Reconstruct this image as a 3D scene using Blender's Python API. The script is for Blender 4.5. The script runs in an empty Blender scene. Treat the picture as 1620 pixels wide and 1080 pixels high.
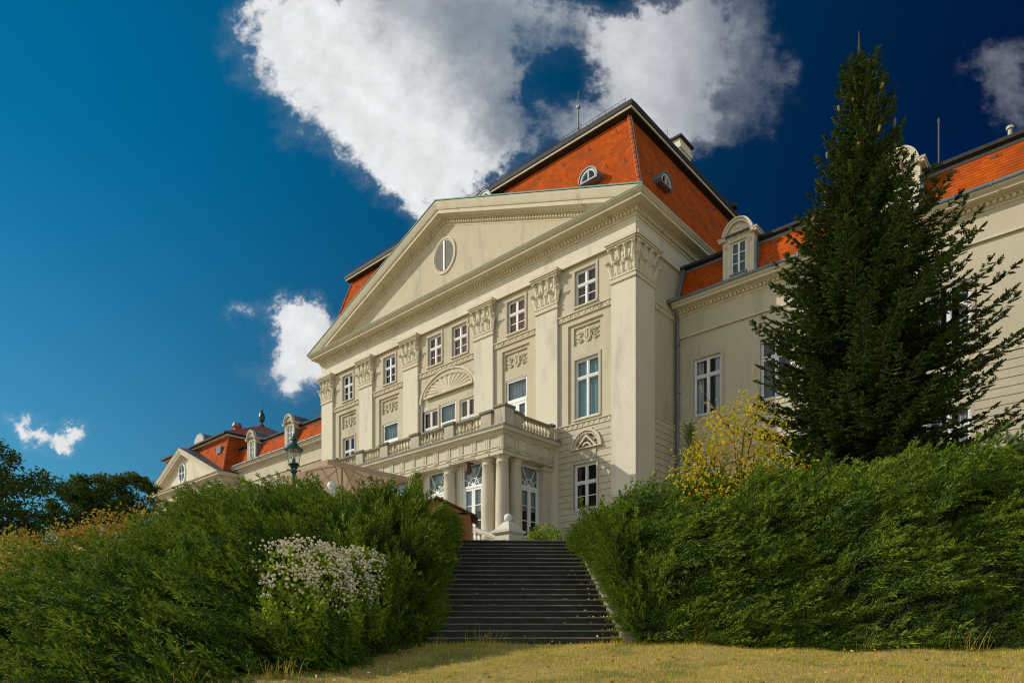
import bpy, bmesh, math, random
import numpy as np
from mathutils import Vector, Matrix, Euler
R = math.radians
random.seed(7)
rng = np.random.default_rng(11)
scene = bpy.context.scene
col = scene.collection

# light and sky settings
SKY_STRENGTH = 0.1
SUN_E = 3.4
EXPOSURE = 0.0
SUNDIR = (1.3, 1.0, -.97)
POL = (-0.1, 0.8)
SKY_DEEP = (.0, .07, .18)
SKY_NEAR = (.0, .62, .80)
SKY_LOW = (.24, .70, .80)
SKY_BACK = (2.4, 2.0, 1.55)
CLOUD_LIT = (7.8, 7.9, 8.0)
CLOUD_SHADE = (1.9, 2.35, 2.9)
CLOUD_FAR = (2.6, 2.9, 3.5)
CLOUDS = [(540,30,150,80,.9),(600,100,160,95,1.0),(640,190,120,85,.95),(668,262,80,58,.9),(735,110,88,120,.85),(770,235,80,62,.55),(430,25,55,65,.55),(890,205,70,38,.4),(830,10,70,40,.5),
 (1000,35,90,60,.8),(1065,90,95,90,.8),(1075,190,110,50,.6),(1140,40,70,90,.45),(975,120,45,70,.48),(1205,110,45,110,.28),(955,215,60,40,.4),(855,75,45,45,.3),
 (478,550,72,66,1.2),(448,505,28,36,.55),(510,500,34,40,.6),(118,672,44,22,.95),(30,668,42,22,.72),(68,660,14,13,.4),(372,495,30,16,.36),(1612,160,40,75,.55),(1580,100,50,40,.32)]

# ------------------------------------------------------------------ camera, sky, sun, exposure
cam_d = bpy.data.cameras.new('camera')
cam = bpy.data.objects.new('camera', cam_d); col.objects.link(cam)
cam_d.sensor_width = 36.0
cam_d.lens = 1075.0 / 1620.0 * 36.0          # lens with vertical shift: verticals stay vertical
cam_d.shift_y = (1008.0 - 540.0) / 1620.0
cam_d.clip_start = 0.1; cam_d.clip_end = 4000.0
cam.location = (0, 0, 0); cam.rotation_euler = (R(90), 0, 0)
scene.camera = cam
scene.view_settings.view_transform = 'Standard'
scene.view_settings.look = 'None'
scene.view_settings.gamma = 1.0
scene.view_settings.use_curve_mapping = False
scene.view_settings.exposure = EXPOSURE
scene.cycles.use_denoising = True
scene.cycles.denoiser = 'OPENIMAGEDENOISE'
scene.cycles.denoising_prefilter = 'NONE'
scene.cycles.denoising_input_passes = 'RGB_ALBEDO_NORMAL'
scene.cycles.filter_width = 1.15
scene.cycles.sample_clamp_indirect = 4.0
scene.cycles.max_bounces = 6
scene.cycles.transparent_max_bounces = 12

TH = R(42.2)                                  # facade yaw
UX, UY = math.cos(TH), -math.sin(TH)          # facade direction
NX, NY = math.sin(TH), math.cos(TH)           # into the building
su, sn, sz = SUNDIR                            # light travel in facade axes
sun_t = Vector((su*UX+sn*NX, su*UY+sn*NY, sz)).normalized()
to_sun = -sun_t
sun_d = bpy.data.lights.new('sun', 'SUN'); sun = bpy.data.objects.new('sun', sun_d); col.objects.link(sun)
sun_d.energy = SUN_E; sun_d.angle = R(0.5); sun_d.color = (1.0, 0.93, 0.80)
sun.rotation_euler = sun_t.to_track_quat('-Z', 'Y').to_euler()
sun.location = (-20, 5, 40)
SUN_EL = math.asin(to_sun.z); SUN_AZ = math.atan2(to_sun.x, to_sun.y)

world = bpy.data.worlds.new("World"); scene.world = world; world.use_nodes = True
wt = world.node_tree; wt.nodes.clear()

class NV:                                      # tiny expression helper over shader nodes
    tree = None
    def __init__(s, sock): s.s = sock
    @staticmethod
    def m(op, *a, clamp=False):
        n = NV.tree.nodes.new('ShaderNodeMath'); n.operation = op; n.use_clamp = clamp
        for i, v in enumerate(a):
            if isinstance(v, NV): NV.tree.links.new(v.s, n.inputs[i])
            else: n.inputs[i].default_value = v
        return NV(n.outputs[0])
    def __add__(s, o): return NV.m('ADD', s, o)
    def __radd__(s, o): return NV.m('ADD', s, o)
    def __sub__(s, o): return NV.m('SUBTRACT', s, o)
    def __rsub__(s, o): return NV.m('SUBTRACT', o, s)
    def __mul__(s, o): return NV.m('MULTIPLY', s, o)
    def __rmul__(s, o): return NV.m('MULTIPLY', s, o)
    def __truediv__(s, o): return NV.m('DIVIDE', s, o)
def smooth(x, a, b):
    n = NV.tree.nodes.new('ShaderNodeMapRange'); n.interpolation_type = 'SMOOTHSTEP'
    NV.tree.links.new(x.s, n.inputs[0]); n.inputs[1].default_value = a; n.inputs[2].default_value = b
    return NV(n.outputs[0])
def vmath(op, a, b=None):
    n = NV.tree.nodes.new('ShaderNodeVectorMath'); n.operation = op
    for i, v in enumerate((a, b)):
        if v is None: continue
        if isinstance(v, NV): NV.tree.links.new(v.s, n.inputs[i])
        else: n.inputs[i].default_value = v
    return n
def mixc(fac, a, b):
    n = NV.tree.nodes.new('ShaderNodeMix'); n.data_type = 'RGBA'
    for k, v in ((0, fac), (6, a), (7, b)):
        if isinstance(v, NV): NV.tree.links.new(v.s, n.inputs[k])
        elif k == 0: n.inputs[k].default_value = v
        else: n.inputs[k].default_value = (*v, 1)
    return NV(n.outputs[2])

def build_sky():
    NV.tree = wt
    out = wt.nodes.new('ShaderNodeOutputWorld'); bg = wt.nodes.new('ShaderNodeBackground')
    sky = wt.nodes.new('ShaderNodeTexSky'); sky.sky_type = 'NISHITA'; sky.sun_disc = False
    sky.sun_elevation = SUN_EL; sky.sun_rotation = SUN_AZ
    sky.air_density = 1.0; sky.dust_density = 0.3; sky.ozone_density = 2.0
    tc = wt.nodes.new('ShaderNodeTexCoord'); sep = wt.nodes.new('ShaderNodeSeparateXYZ')
    wt.links.new(tc.outputs['Generated'], sep.inputs[0])
    d = NV(tc.outputs['Generated']); x, y, z = (NV(sep.outputs[i]) for i in range(3))
    # the air scatters deepest blue about a right angle away from the sun
    cs = NV(vmath('DOT_PRODUCT', d, tuple(to_sun)).outputs['Value'])
    pol = smooth(cs, *POL)                     # 1 near the sun, 0 far from it
    front = smooth(y, -0.15, 0.25)
    near = mixc(smooth(z, .12, .6), SKY_LOW, SKY_NEAR)
    deep = mixc(pol, SKY_DEEP, near)
    tint = mixc(front, SKY_BACK, deep)
    mm = wt.nodes.new('ShaderNodeMix'); mm.data_type = 'RGBA'; mm.blend_type = 'MULTIPLY'; mm.inputs[0].default_value = 1
    wt.links.new(sky.outputs[0], mm.inputs[6]); wt.links.new(tint.s, mm.inputs[7])
    skyc = NV(mm.outputs[2])
    # clouds, placed by direction (azimuth / elevation tangents)
    yy = NV.m('MAXIMUM', y, 0.08)
    cmb = wt.nodes.new('ShaderNodeCombineXYZ')
    wt.links.new((x/yy).s, cmb.inputs[0]); wt.links.new((z/yy).s, cmb.inputs[1])
    p = NV(cmb.outputs[0])
    def noise(vec, sc, det, rough=.55, off=(0, 0, 0), dist=0.):
        v = vmath('ADD', vec, off)
        n = wt.nodes.new('ShaderNodeTexNoise'); n.inputs['Scale'].default_value = sc
        n.inputs['Detail'].default_value = det; n.inputs['Roughness'].default_value = rough
        n.inputs['Distortion'].default_value = dist
        wt.links.new(v.outputs[0], n.inputs['Vector']); return n
    wn = noise(p, 5.0, 8, .68)
    w1 = vmath('SUBTRACT', NV(wn.outputs['Color']), (.5, .5, .5))
    w2 = vmath('MULTIPLY', NV(w1.outputs[0]), (.21, .21, 0))
    pw = NV(vmath('ADD', p, NV(w2.outputs[0])).outputs[0])
    def field(pv):
        acc = None
        for (px, py, rx, ry, a) in CLOUDS:
            c = ((px-810)/1075, (1008-py)/1075); r = (rx/1075, ry/1075)
            v = vmath('MULTIPLY_ADD', pv, (1/r[0], 1/r[1], 0)); v.inputs[2].default_value = (-c[0]/r[0], -c[1]/r[1], 0)
            q = NV(vmath('DOT_PRODUCT', NV(v.outputs[0]), NV(v.outputs[0])).outputs['Value'])
            g = NV.m('POWER', math.e, q*-1.0)*a
            acc = g if acc is None else acc + g
        return acc
    f1 = field(pw)
    fb = NV(noise(p, 7.0, 10, .62, (3.1, 1.7, .4)).outputs['Fac'])
    fs = NV(noise(p, 42.0, 7, .62, (1.1, 5.7, .4)).outputs['Fac'])
    dens = f1 + (fb-.5)*1.25 + (fs-.5)*.5
    front_c = smooth(y, .05, .2)
    alpha = smooth(dens, .42, .84)*front_c*smooth(f1, .08, .3)
    inner = field(NV(vmath('ADD', pw, (-.15, -.03, 0)).outputs[0]))
    fb2 = NV(noise(p, 7.0, 10, .62, (3.1-.022, 1.7-.006, .4)).outputs['Fac'])
    relief = (fb-fb2)*1.1
    px_ = p_sepx(p)
    shade = smooth(inner + (fb-.5)*.7 + (fs-.5)*.15, .35, 1.9)
    cl = mixc(shade, CLOUD_LIT, CLOUD_SHADE)
    thin = smooth(px_, .08, .42)
    cl = mixc(thin*.8, cl, CLOUD_FAR)
    gain = NV.m('MAXIMUM', NV.m('MINIMUM', relief + 1.0, 1.2), .75)
    cb2 = wt.nodes.new('ShaderNodeVectorMath'); cb2.operation = 'SCALE'; wt.links.new(cl.s, cb2.inputs[0]); wt.links.new(gain.s, cb2.inputs['Scale'])
    veil = smooth(dens, .10, .75)*front_c*smooth(f1, .06, .35)
    alpha2 = NV.m('MAXIMUM', alpha*(1-thin*.45), veil*(thin*.3+.10))
    fin = mixc(alpha2, skyc, NV(cb2.outputs[0]))
    # clouds on the right are thin, they let the blue through
    wt.links.new(fin.s, bg.inputs['Color']); bg.inputs['Strength'].default_value = SKY_STRENGTH
    wt.links.new(bg.outputs[0], out.inputs[0])
def p_sepx(p):
    s = wt.nodes.new('ShaderNodeSeparateXYZ'); wt.links.new(p.s, s.inputs[0]); return NV(s.outputs[0])
build_sky()

# ------------------------------------------------------------------ materials
def mat(name, color, rough=.85, var=None, vscale=1.5, bump=0., bscale=20., metallic=0., spec=.3, streak=None, aged=None):
    m = bpy.data.materials.new(name); m.use_nodes = True
    t = m.node_tree; NV.tree = t; b = t.nodes['Principled BSDF']
    b.inputs['Roughness'].default_value = rough; b.inputs['Metallic'].default_value = metallic
    b.inputs['Specular IOR Level'].default_value = spec
    tc = t.nodes.new('ShaderNodeTexCoord'); o = NV(tc.outputs['Object'])
    cur = None
    if var:
        n = t.nodes.new('ShaderNodeTexNoise'); n.inputs['Scale'].default_value = vscale; n.inputs['Detail'].default_value = 8
        n.inputs['Roughness'].default_value = .65
        t.links.new(o.s, n.inputs['Vector'])
        cur = mixc(smooth(NV(n.outputs['Fac']), .3, .7), color, var)
    if streak:
        scol, sv, lo, hi = streak
        v = vmath('MULTIPLY', o, sv)
        n = t.nodes.new('ShaderNodeTexNoise'); n.inputs['Scale'].default_value = 1; n.inputs['Detail'].default_value = 9
        n.inputs['Roughness'].default_value = .7
        t.links.new(v.outputs[0], n.inputs['Vector'])
        cur = mixc(smooth(NV(n.outputs['Fac']), lo, hi), cur if cur else color, scol)
    if aged:
        n = t.nodes.new('ShaderNodeTexNoise'); n.inputs['Scale'].default_value = .75; n.inputs['Detail'].default_value = 7; n.inputs['Roughness'].default_value = .6
        v = vmath('ADD', o, (3.7, 1.3, 9.1)); t.links.new(v.outputs[0], n.inputs['Vector'])
        cur = mixc(smooth(NV(n.outputs['Fac']), .62, .66)*.6, cur if cur else color, aged)
        wv = t.nodes.new('ShaderNodeTexNoise'); wv.inputs['Scale'].default_value = 1.1; wv.inputs['Detail'].default_value = 5; t.links.new(o.s, wv.inputs['Vector'])
        w2 = vmath('MULTIPLY', NV(vmath('SUBTRACT', NV(wv.outputs['Color']), (.5, .5, .5)).outputs[0]), (1.4, 1.4, 1.4))
        vo = t.nodes.new('ShaderNodeTexVoronoi'); vo.feature = 'DISTANCE_TO_EDGE'; vo.inputs['Scale'].default_value = .42
        t.links.new(vmath('ADD', o, NV(w2.outputs[0])).outputs[0], vo.inputs['Vector'])
        crack = (1-smooth(NV(vo.outputs['Distance']), .001, .005))*smooth(NV(n.outputs['Fac']), .47, .56)
        cur = mixc(crack*.22, cur, (color[0]*.35, color[1]*.33, color[2]*.3))
    if cur: t.links.new(cur.s, b.inputs['Base Color'])
    else: b.inputs['Base Color'].default_value = (*color, 1)
    if bump:
        n = t.nodes.new('ShaderNodeTexNoise'); n.inputs['Scale'].default_value = bscale; n.inputs['Detail'].default_value = 6
        t.links.new(o.s, n.inputs['Vector'])
        bp = t.nodes.new('ShaderNodeBump'); bp.inputs['Strength'].default_value = bump; bp.inputs['Distance'].default_value = .03
        t.links.new(n.outputs['Fac'], bp.inputs['Height']); t.links.new(bp.outputs[0], b.inputs['Normal'])
    return m

def leaf_mat(name, c1, c2, c3=None, scale=1.5, transl=.3, rough=.6, isl=.5):
    m = bpy.data.materials.new(name); m.use_nodes = True
    t = m.node_tree; NV.tree = t; b = t.nodes['Principled BSDF']; out = t.nodes['Material Output']
    b.inputs['Roughness'].default_value = rough; b.inputs['Specular IOR Level'].default_value = .12
    tc = t.nodes.new('ShaderNodeTexCoord'); g = t.nodes.new('ShaderNodeNewGeometry')
    n = t.nodes.new('ShaderNodeTexNoise'); n.inputs['Scale'].default_value = scale; n.inputs['Detail'].default_value = 3
    t.links.new(tc.outputs['Object'], n.inputs['Vector'])
    ri = NV(g.outputs['Random Per Island'])
    f = smooth(NV(n.outputs['Fac'])*(1-isl) + ri*isl, .25, .75)
    c = mixc(f, c1, c2)
    if c3: c = mixc(smooth(ri, .86, .97), c, c3)
    t.links.new(c.s, b.inputs['Base Color'])
    if transl:
        tr = t.nodes.new('ShaderNodeBsdfTranslucent'); t.links.new(c.s, tr.inputs['Color'])
        mx = t.nodes.new('ShaderNodeMixShader'); mx.inputs[0].default_value = transl
        t.links.new(b.outputs[0], mx.inputs[1]); t.links.new(tr.outputs[0], mx.inputs[2]); t.links.new(mx.outputs[0], out.inputs[0])
    return m

def tile_mat(name, c1, c2, c3, row=.145, wid=.19):
    m = bpy.data.materials.new(name); m.use_nodes = True
    t = m.node_tree; NV.tree = t; b = t.nodes['Principled BSDF']; b.inputs['Roughness'].default_value = .9; b.inputs['Specular IOR Level'].default_value = .12
    uv = t.nodes.new('ShaderNodeUVMap'); o = NV(uv.outputs[0]); sp = t.nodes.new('ShaderNodeSeparateXYZ'); t.links.new(o.s, sp.inputs[0])
    u, v = NV(sp.outputs[0]), NV(sp.outputs[1])
    r = NV.m('FLOOR', v/row); fr = NV.m('FRACT', v/row)
    cx = u/wid + NV.m('MODULO', r, 2.0)*.5; ci = NV.m('FLOOR', cx); fx = NV.m('FRACT', cx)
    cb = t.nodes.new('ShaderNodeCombineXYZ'); t.links.new(ci.s, cb.inputs[0]); t.links.new(r.s, cb.inputs[1])
    wn = t.nodes.new('ShaderNodeTexWhiteNoise'); wn.noise_dimensions = '2D'; t.links.new(cb.outputs[0], wn.inputs[0])
    c = mixc(NV(wn.outputs[0]), c1, c2)
    n = t.nodes.new('ShaderNodeTexNoise'); n.inputs['Scale'].default_value = .9; n.inputs['Detail'].default_value = 6
    t.links.new(o.s, n.inputs['Vector'])
    c = mixc(smooth(NV(n.outputs['Fac']), .42, .75), c, c3)
    # the open joint below each overlapping course, and the narrow side joints
    j1 = 1-smooth(fr, .05, .34)
    c = mixc(j1*.8, c, (c1[0]*.22, c1[1]*.35, c1[2]*.6))
    c = mixc(smooth(NV.m('ABSOLUTE', fx-.5), .43, .5)*.35, c, (c1[0]*.4, c1[1]*.4, c1[2]*.6))
    t.links.new(c.s, b.inputs['Base Color'])
    bp = t.nodes.new('ShaderNodeBump'); bp.inputs['Strength'].default_value = .8; bp.inputs['Distance'].default_value = .03
    t.links.new(((1-fr)*.8).s, bp.inputs['Height']); t.links.new(bp.outputs[0], b.inputs['Normal'])
    return m

def glass_mat(name, tint=(.9, .95, 1)):
    m = bpy.data.materials.new(name); m.use_nodes = True
    t = m.node_tree; t.nodes.clear()
    out = t.nodes.new('ShaderNodeOutputMaterial'); tr = t.nodes.new('ShaderNodeBsdfTransparent'); gl = t.nodes.new('ShaderNodeBsdfGlossy')
    tr.inputs[0].default_value = (*tint, 1); gl.inputs['Roughness'].default_value = .03
    NV.tree = t; lw = t.nodes.new('ShaderNodeLayerWeight'); lw.inputs['Blend'].default_value = .5
    fr = t.nodes.new('ShaderNodeMath'); fr.operation = 'MULTIPLY_ADD'
    t.links.new(NV.m('POWER', NV(lw.outputs['Facing']), 4.0).s, fr.inputs[0]); fr.inputs[1].default_value = .55; fr.inputs[2].default_value = .045
    mx = t.nodes.new('ShaderNodeMixShader')
    t.links.new(fr.outputs[0], mx.inputs[0]); t.links.new(tr.outputs[0], mx.inputs[1]); t.links.new(gl.outputs[0], mx.inputs[2])
    t.links.new(mx.outputs[0], out.inputs[0]); return m

M = {}
M['wall'] = mat('ochre_plaster', (.56, .49, .355), .9, (.52, .45, .325), .5, .3, 9, streak=((.38, .335, .245), (.55, .55, .13), .50, .70), aged=(.60, .55, .46))
M['pil'] = mat('pale_plaster', (.69, .62, .485), .9, (.66, .59, .465), .6, .3, 8, streak=((.48, .43, .34), (.7, .7, .16), .50, .70), aged=(.70, .66, .60))
M['trim'] = mat('moulding_plaster', (.66, .585, .445), .9, (.60, .525, .39), 1.2, .2, 14, streak=((.36, .32, .25), (1.1, 1.1, .6), .54, .74))
M['surround'] = mat('window_surround_paint', (.52, .44, .34), .85, (.48, .41, .32), 2)
M['rust'] = mat('rusticated_plaster', (.58, .505, .37), .9, (.53, .455, .33), .8, .3, 10, streak=((.41, .36, .265), (.5, .5, .13), .50, .70), aged=(.62, .57, .47))
M['lime'] = mat('limestone', (.62, .545, .41), .85, (.52, .46, .345), 1.4, .35, 25, streak=((.46, .41, .31), (2, 2, .5), .57, .72))
M['baluster'] = mat('weathered_baluster_stone', (.62, .54, .36), .9, (.50, .43, .28), 3, .4, 30, streak=((.20, .17, .12), (5, 5, 2.5), .56, .7))
M['pier'] = mat('weathered_pier_stone', (.52, .46, .34), .9, (.42, .37, .28), 1.6, .4, 25, streak=((.15, .13, .10), (2.2, 2.2, .5), .55, .72))
M['coping'] = mat('dark_lichen_stone', (.17, .15, .12), .95, (.30, .27, .20), 2.5, .5, 25)
M['white'] = mat('white_window_paint', (.80, .80, .78), .5, (.74, .74, .72), 3)
M['glass'] = glass_mat('window_glass')
M['cur_o'] = mat('orange_curtain', (.42, .17, .08), .9, (.30, .11, .05), 4)
M['cur_t'] = mat('teal_curtain', (.20, .36, .34), .9, (.16, .30, .29), 3)
M['cur_b'] = mat('brown_curtain', (.20, .13, .09), .9, (.13, .085, .06), 4)
M['cur_g'] = mat('grey_teal_blind', (.26, .31, .30), .9, (.20, .25, .25), 2)
M['cur_w'] = mat('pale_curtain', (.55, .56, .55), .9, (.46, .47, .47), 3)
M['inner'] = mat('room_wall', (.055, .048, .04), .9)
M['tile'] = tile_mat('orange_roof_tile', (.60, .100, .006), (.42, .066, .006), (.31, .060, .012))
M['tileb'] = tile_mat('brown_red_roof_tile', (.24, .062, .03), (.19, .05, .026), (.17, .045, .025))
M['ridge'] = mat('terracotta_ridge', (.50, .12, .035), .8, (.33, .08, .03), 3)
M['zinc'] = mat('grey_zinc', (.20, .235, .25), .5, (.15, .18, .19), 2, metallic=.3)
M['darkmetal'] = mat('dark_sheet_metal', (.020, .021, .022), .7, (.035, .034, .033), 2)
M['copper'] = mat('green_copper', (.14, .30, .24), .7, (.19, .33, .27), 3)
M['rod'] = mat('weathered_iron', (.12, .10, .09), .6)
M['rail'] = mat('red_iron', (.20, .045, .035), .6)
M['louvre'] = mat('grey_louvre', (.50, .48, .45), .7)
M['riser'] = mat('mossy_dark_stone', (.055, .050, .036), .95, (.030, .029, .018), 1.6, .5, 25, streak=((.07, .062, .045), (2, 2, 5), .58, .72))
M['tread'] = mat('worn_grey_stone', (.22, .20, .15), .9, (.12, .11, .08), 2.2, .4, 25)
M['concrete'] = mat('pale_concrete', (.32, .28, .21), .9, (.22, .19, .14), 2, .4, 20, streak=((.16, .15, .12), (2, 2, 1), .55, .7))
M['wood'] = mat('varnished_wood', (.46, .17, .035), .6, (.36, .12, .025), 2, streak=((.30, .10, .02), (12, 12, .8), .5, .7))
M['woodroof'] = mat('brown_felt', (.20, .09, .04), .8, (.15, .065, .03), 3)
M['canvas'] = None
M['lampgreen'] = mat('green_cast_iron', (.007, .050, .030), .4, (.012, .065, .04), 5, spec=.5)
M['lampglass'] = glass_mat('lantern_glass', (.9, .92, .9))
M['ball'] = mat('white_globe_stone', (.80, .78, .70), .5)
M['white_stone'] = mat('cream_painted_stone', (.72, .66, .54), .85, (.66, .60, .49), 2)
M['bark'] = mat('brown_bark', (.11, .075, .05), .95, (.07, .05, .035), 6, .6, 20)
M['bark_pale'] = mat('pale_twig_bark', (.20, .13, .08), .9, (.14, .09, .06), 6)
M['box'] = mat('black_planter', (.025, .022, .02), .6)
M['brownwood'] = mat('brown_wicker', (.12, .06, .03), .7, (.08, .04, .02), 8)
M['twig_shade'] = mat('twig_pocket_shade', (.014, .011, .006), .95, (.009, .008, .004), 5)  # near black: shade of the foliage pockets put into the twig colour
M['juniper'] = leaf_mat('juniper_needles', (.032, .074, .006), (.080, .138, .010), (.15, .18, .02), .9, .15)
M['juniper_tip'] = leaf_mat('juniper_tip_highlight', (.115, .19, .010), (.225, .285, .016), (.30, .31, .03), .9, .22)  # lighter plume tips: highlights put into the blade colour
M['juniper_b'] = leaf_mat('bluish_juniper_needles', (.038, .080, .010), (.085, .145, .022), (.16, .19, .05), .9, .15)
M['spruce'] = leaf_mat('spruce_needles', (.030, .060, .010), (.095, .135, .022), None, .8, .15)
M['yellow'] = leaf_mat('yellow_birch_leaf', (.88, .60, .008), (.42, .46, .016), (.80, .30, .012), 1.2, .5)
M['clem'] = leaf_mat('clematis_leaf', (.20, .30, .015), (.42, .48, .03), None, 2, .35)
M['flower'] = mat('cream_blossom', (.88, .79, .58), .8, (.76, .66, .44), 9)
M['golden'] = leaf_mat('golden_brown_leaf', (.36, .28, .03), (.42, .25, .035), (.40, .14, .04), 1.2, .35)
M['olive'] = leaf_mat('olive_leaf', (.24, .28, .03), (.38, .33, .04), None, 1.2, .35)
M['lime_leaf'] = leaf_mat('lime_green_leaf', (.28, .36, .03), (.20, .28, .03), None, 1.2, .45)
M['tree'] = leaf_mat('dark_tree_leaf', (.045, .075, .012), (.085, .125, .018), None, .3, .3)
M['tree2'] = leaf_mat('mid_tree_leaf', (.055, .090, .016), (.095, .135, .024), None, .3, .3)
M['potleaf'] = leaf_mat('laurel_leaf', (.16, .25, .02), (.30, .38, .03), None, 2, .35)
M['shrubleaf'] = leaf_mat('broad_shrub_leaf', (.09, .14, .03), (.14, .19, .04), None, 2, .35)
M['straw'] = leaf_mat('dry_grass', (.82, .56, .10), (.60, .46, .05), (.28, .36, .02), .7, .35, isl=.75)
M['turf'] = leaf_mat('green_grass', (.24, .32, .018), (.42, .39, .045), (.56, .42, .10), .7, .35)
M['fallen'] = leaf_mat('fallen_leaf', (.50, .20, .04), (.55, .34, .12), (.62, .50, .34), 2, .2, isl=.8)
M['conemat'] = mat('spruce_cone_scales', (.30, .19, .07), .8, (.22, .13, .05), 12)
M['paving'] = mat('gravel_paving', (.42, .37, .28), .95, (.36, .31, .24), 3, .4, 30)

# ------------------------------------------------------------------ mesh helpers
class MB:
    def __init__(s): s.v = []; s.f = []; s.uv = {}; s.mi = {}
    def add(s, vs, fs, mi=0):
        b = len(s.v); s.v += [tuple(p) for p in vs]
        for f in fs:
            if mi: s.mi[len(s.f)] = mi
            s.f.append(tuple(b+i for i in f))
        return s
    def quad(s, a, b, c, d, uv=None, mi=0):
        if uv: s.uv[len(s.f)] = uv
        return s.add((a, b, c, d), ((0, 1, 2, 3),), mi)
    def face(s, pts, uv=None, mi=0):
        if uv: s.uv[len(s.f)] = uv
        return s.add(pts, (tuple(range(len(pts))),), mi)
    def box(s, x0, x1, y0, y1, z0, z1, mi=0):
        if x0 > x1: x0, x1 = x1, x0
        return s.add([(x0,y0,z0),(x1,y0,z0),(x1,y1,z0),(x0,y1,z0),(x0,y0,z1),(x1,y0,z1),(x1,y1,z1),(x0,y1,z1)],
                     [(0,3,2,1),(4,5,6,7),(0,1,5,4),(1,2,6,5),(2,3,7,6),(3,0,4,7)], mi)
    def frustum(s, a, b, mi=0):                # a, b = (x0,x1,y0,y1,z)
        x0,x1,y0,y1,z = a; X0,X1,Y0,Y1,Z = b
        return s.add([(x0,y0,z),(x1,y0,z),(x1,y1,z),(x0,y1,z),(X0,Y0,Z),(X1,Y0,Z),(X1,Y1,Z),(X0,Y1,Z)],
                     [(0,3,2,1),(4,5,6,7),(0,1,5,4),(1,2,6,5),(2,3,7,6),(3,0,4,7)], mi)
    def prism(s, pts, y0, y1, mi=0):           # polygon in x,z extruded along y
        n = len(pts)
        vs = [(x, y0, z) for x, z in pts] + [(x, y1, z) for x, z in pts]
        fs = [tuple(range(n)), tuple(range(2*n-1, n-1, -1))] + [(i, (i+1) % n + 0, (i+1) % n + n, i+n)[::-1] for i in range(n)]
        return s.add(vs, fs, mi)
    def lathe(s, prof, c=(0, 0), seg=14, mi=0, cap=True):
        b = []
        for r, z in prof:
            for k in range(seg):
                a = 2*math.pi*k/seg; b.append((c[0]+r*math.cos(a), c[1]+r*math.sin(a), z))
        fs = []
        for i in range(len(prof)-1):
            for k in range(seg):
                k2 = (k+1) % seg; fs.append((i*seg+k, i*seg+k2, (i+1)*seg+k2, (i+1)*seg+k))
        if cap: fs.append(tuple(range(seg-1, -1, -1))); fs.append(tuple((len(prof)-1)*seg+k for k in range(seg)))
        return s.add(b, fs, mi)
    def tube(s, pts, r, seg=6, mi=0, r1=None):
        pts = [Vector(p) for p in pts]; n = len(pts); vs = []
        up = Vector((0, 0, 1))
        for i, p in enumerate(pts):
            d = (pts[min(i+1, n-1)] - pts[max(i-1, 0)]).normalized()
            a = d.cross(up)
            if a.length < .05: a = d.cross(Vector((1, 0, 0)))
            a.normalize(); b = d.cross(a)
            rr = r if r1 is None else r+(r1-r)*i/max(1, n-1)
            for k in range(seg):
                t = 2*math.pi*k/seg; q = p + a*math.cos(t)*rr + b*math.sin(t)*rr; vs.append(tuple(q))
        fs = []
        for i in range(n-1):
            for k in range(seg):
                k2 = (k+1) % seg; fs.append((i*seg+k, i*seg+k2, (i+1)*seg+k2, (i+1)*seg+k))
        fs.append(tuple(range(seg-1, -1, -1))); fs.append(tuple((n-1)*seg+k for k in range(seg)))
        return s.add(vs, fs, mi)
    def disc(s, x, z, y, rx, rz, th, seg=14, mi=0, dome=0.):   # disc on a -Y facing wall
        vs = [(x+rx*math.cos(2*math.pi*k/seg), y, z+rz*math.sin(2*math.pi*k/seg)) for k in range(seg)]
        vs += [(x+rx*.85*math.cos(2*math.pi*k/seg), y-th, z+rz*.85*math.sin(2*math.pi*k/seg)) for k in range(seg)]
        vs.append((x, y-th-dome, z))
        fs = [(k, (k+1) % seg, seg+(k+1) % seg, seg+k) for k in range(seg)] + [(seg+k, seg+(k+1) % seg, 2*seg) for k in range(seg)]
        return s.add(vs, fs, mi)
    def arcband(s, cx, cz, r0, r1, y0, y1, a0=0, a1=180, seg=20, sz=1., mi=0):   # flat arch moulding on a -Y facing wall
        vs = []
        for k in range(seg+1):
            a = R(a0+(a1-a0)*k/seg); c, sn_ = math.cos(a), math.sin(a)*sz
            vs += [(cx+r0*c, y0, cz+r0*sn_), (cx+r1*c, y0, cz+r1*sn_), (cx+r1*c, y1, cz+r1*sn_), (cx+r0*c, y1, cz+r0*sn_)]
        fs = []
        for k in range(seg):
            for j in range(4): fs.append((4*k+j, 4*k+(j+1) % 4, 4*k+4+(j+1) % 4, 4*k+4+j))
        fs += [(3, 2, 1, 0), tuple(4*seg+j for j in range(4))]
        return s.add(vs, fs, mi)
    def mesh(s, name, mats, smooth=False):
        me = bpy.data.meshes.new(name); me.from_pydata(s.v, [], s.f)
        for m in (mats if isinstance(mats, (list, tuple)) else [mats]): me.materials.append(m)
        for i, k in s.mi.items(): me.polygons[i].material_index = k
        if s.uv:
            l = me.uv_layers.new(name='UVMap')
            for fi, uv in s.uv.items():
                for li, c in zip(me.polygons[fi].loop_indices, uv): l.data[li].uv = c
        bm = bmesh.new(); bm.from_mesh(me); bmesh.ops.recalc_face_normals(bm, faces=bm.faces); bm.to_mesh(me); bm.free()
        if smooth: me.polygons.foreach_set('use_smooth', [True]*len(me.polygons))
        me.update(); return me
    def build(s, name, mats, parent=None, smooth=False, loc=None, rotz=0):
        return link(name, s.mesh(name, mats, smooth), parent, loc, rotz)
def link(name, me, parent=None, loc=None, rotz=0):
    o = bpy.data.objects.new(name, me); col.objects.link(o)
    if parent: o.parent = parent
    if loc: o.location = loc
    if rotz: o.rotation_euler = (0, 0, rotz)
    return o
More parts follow.
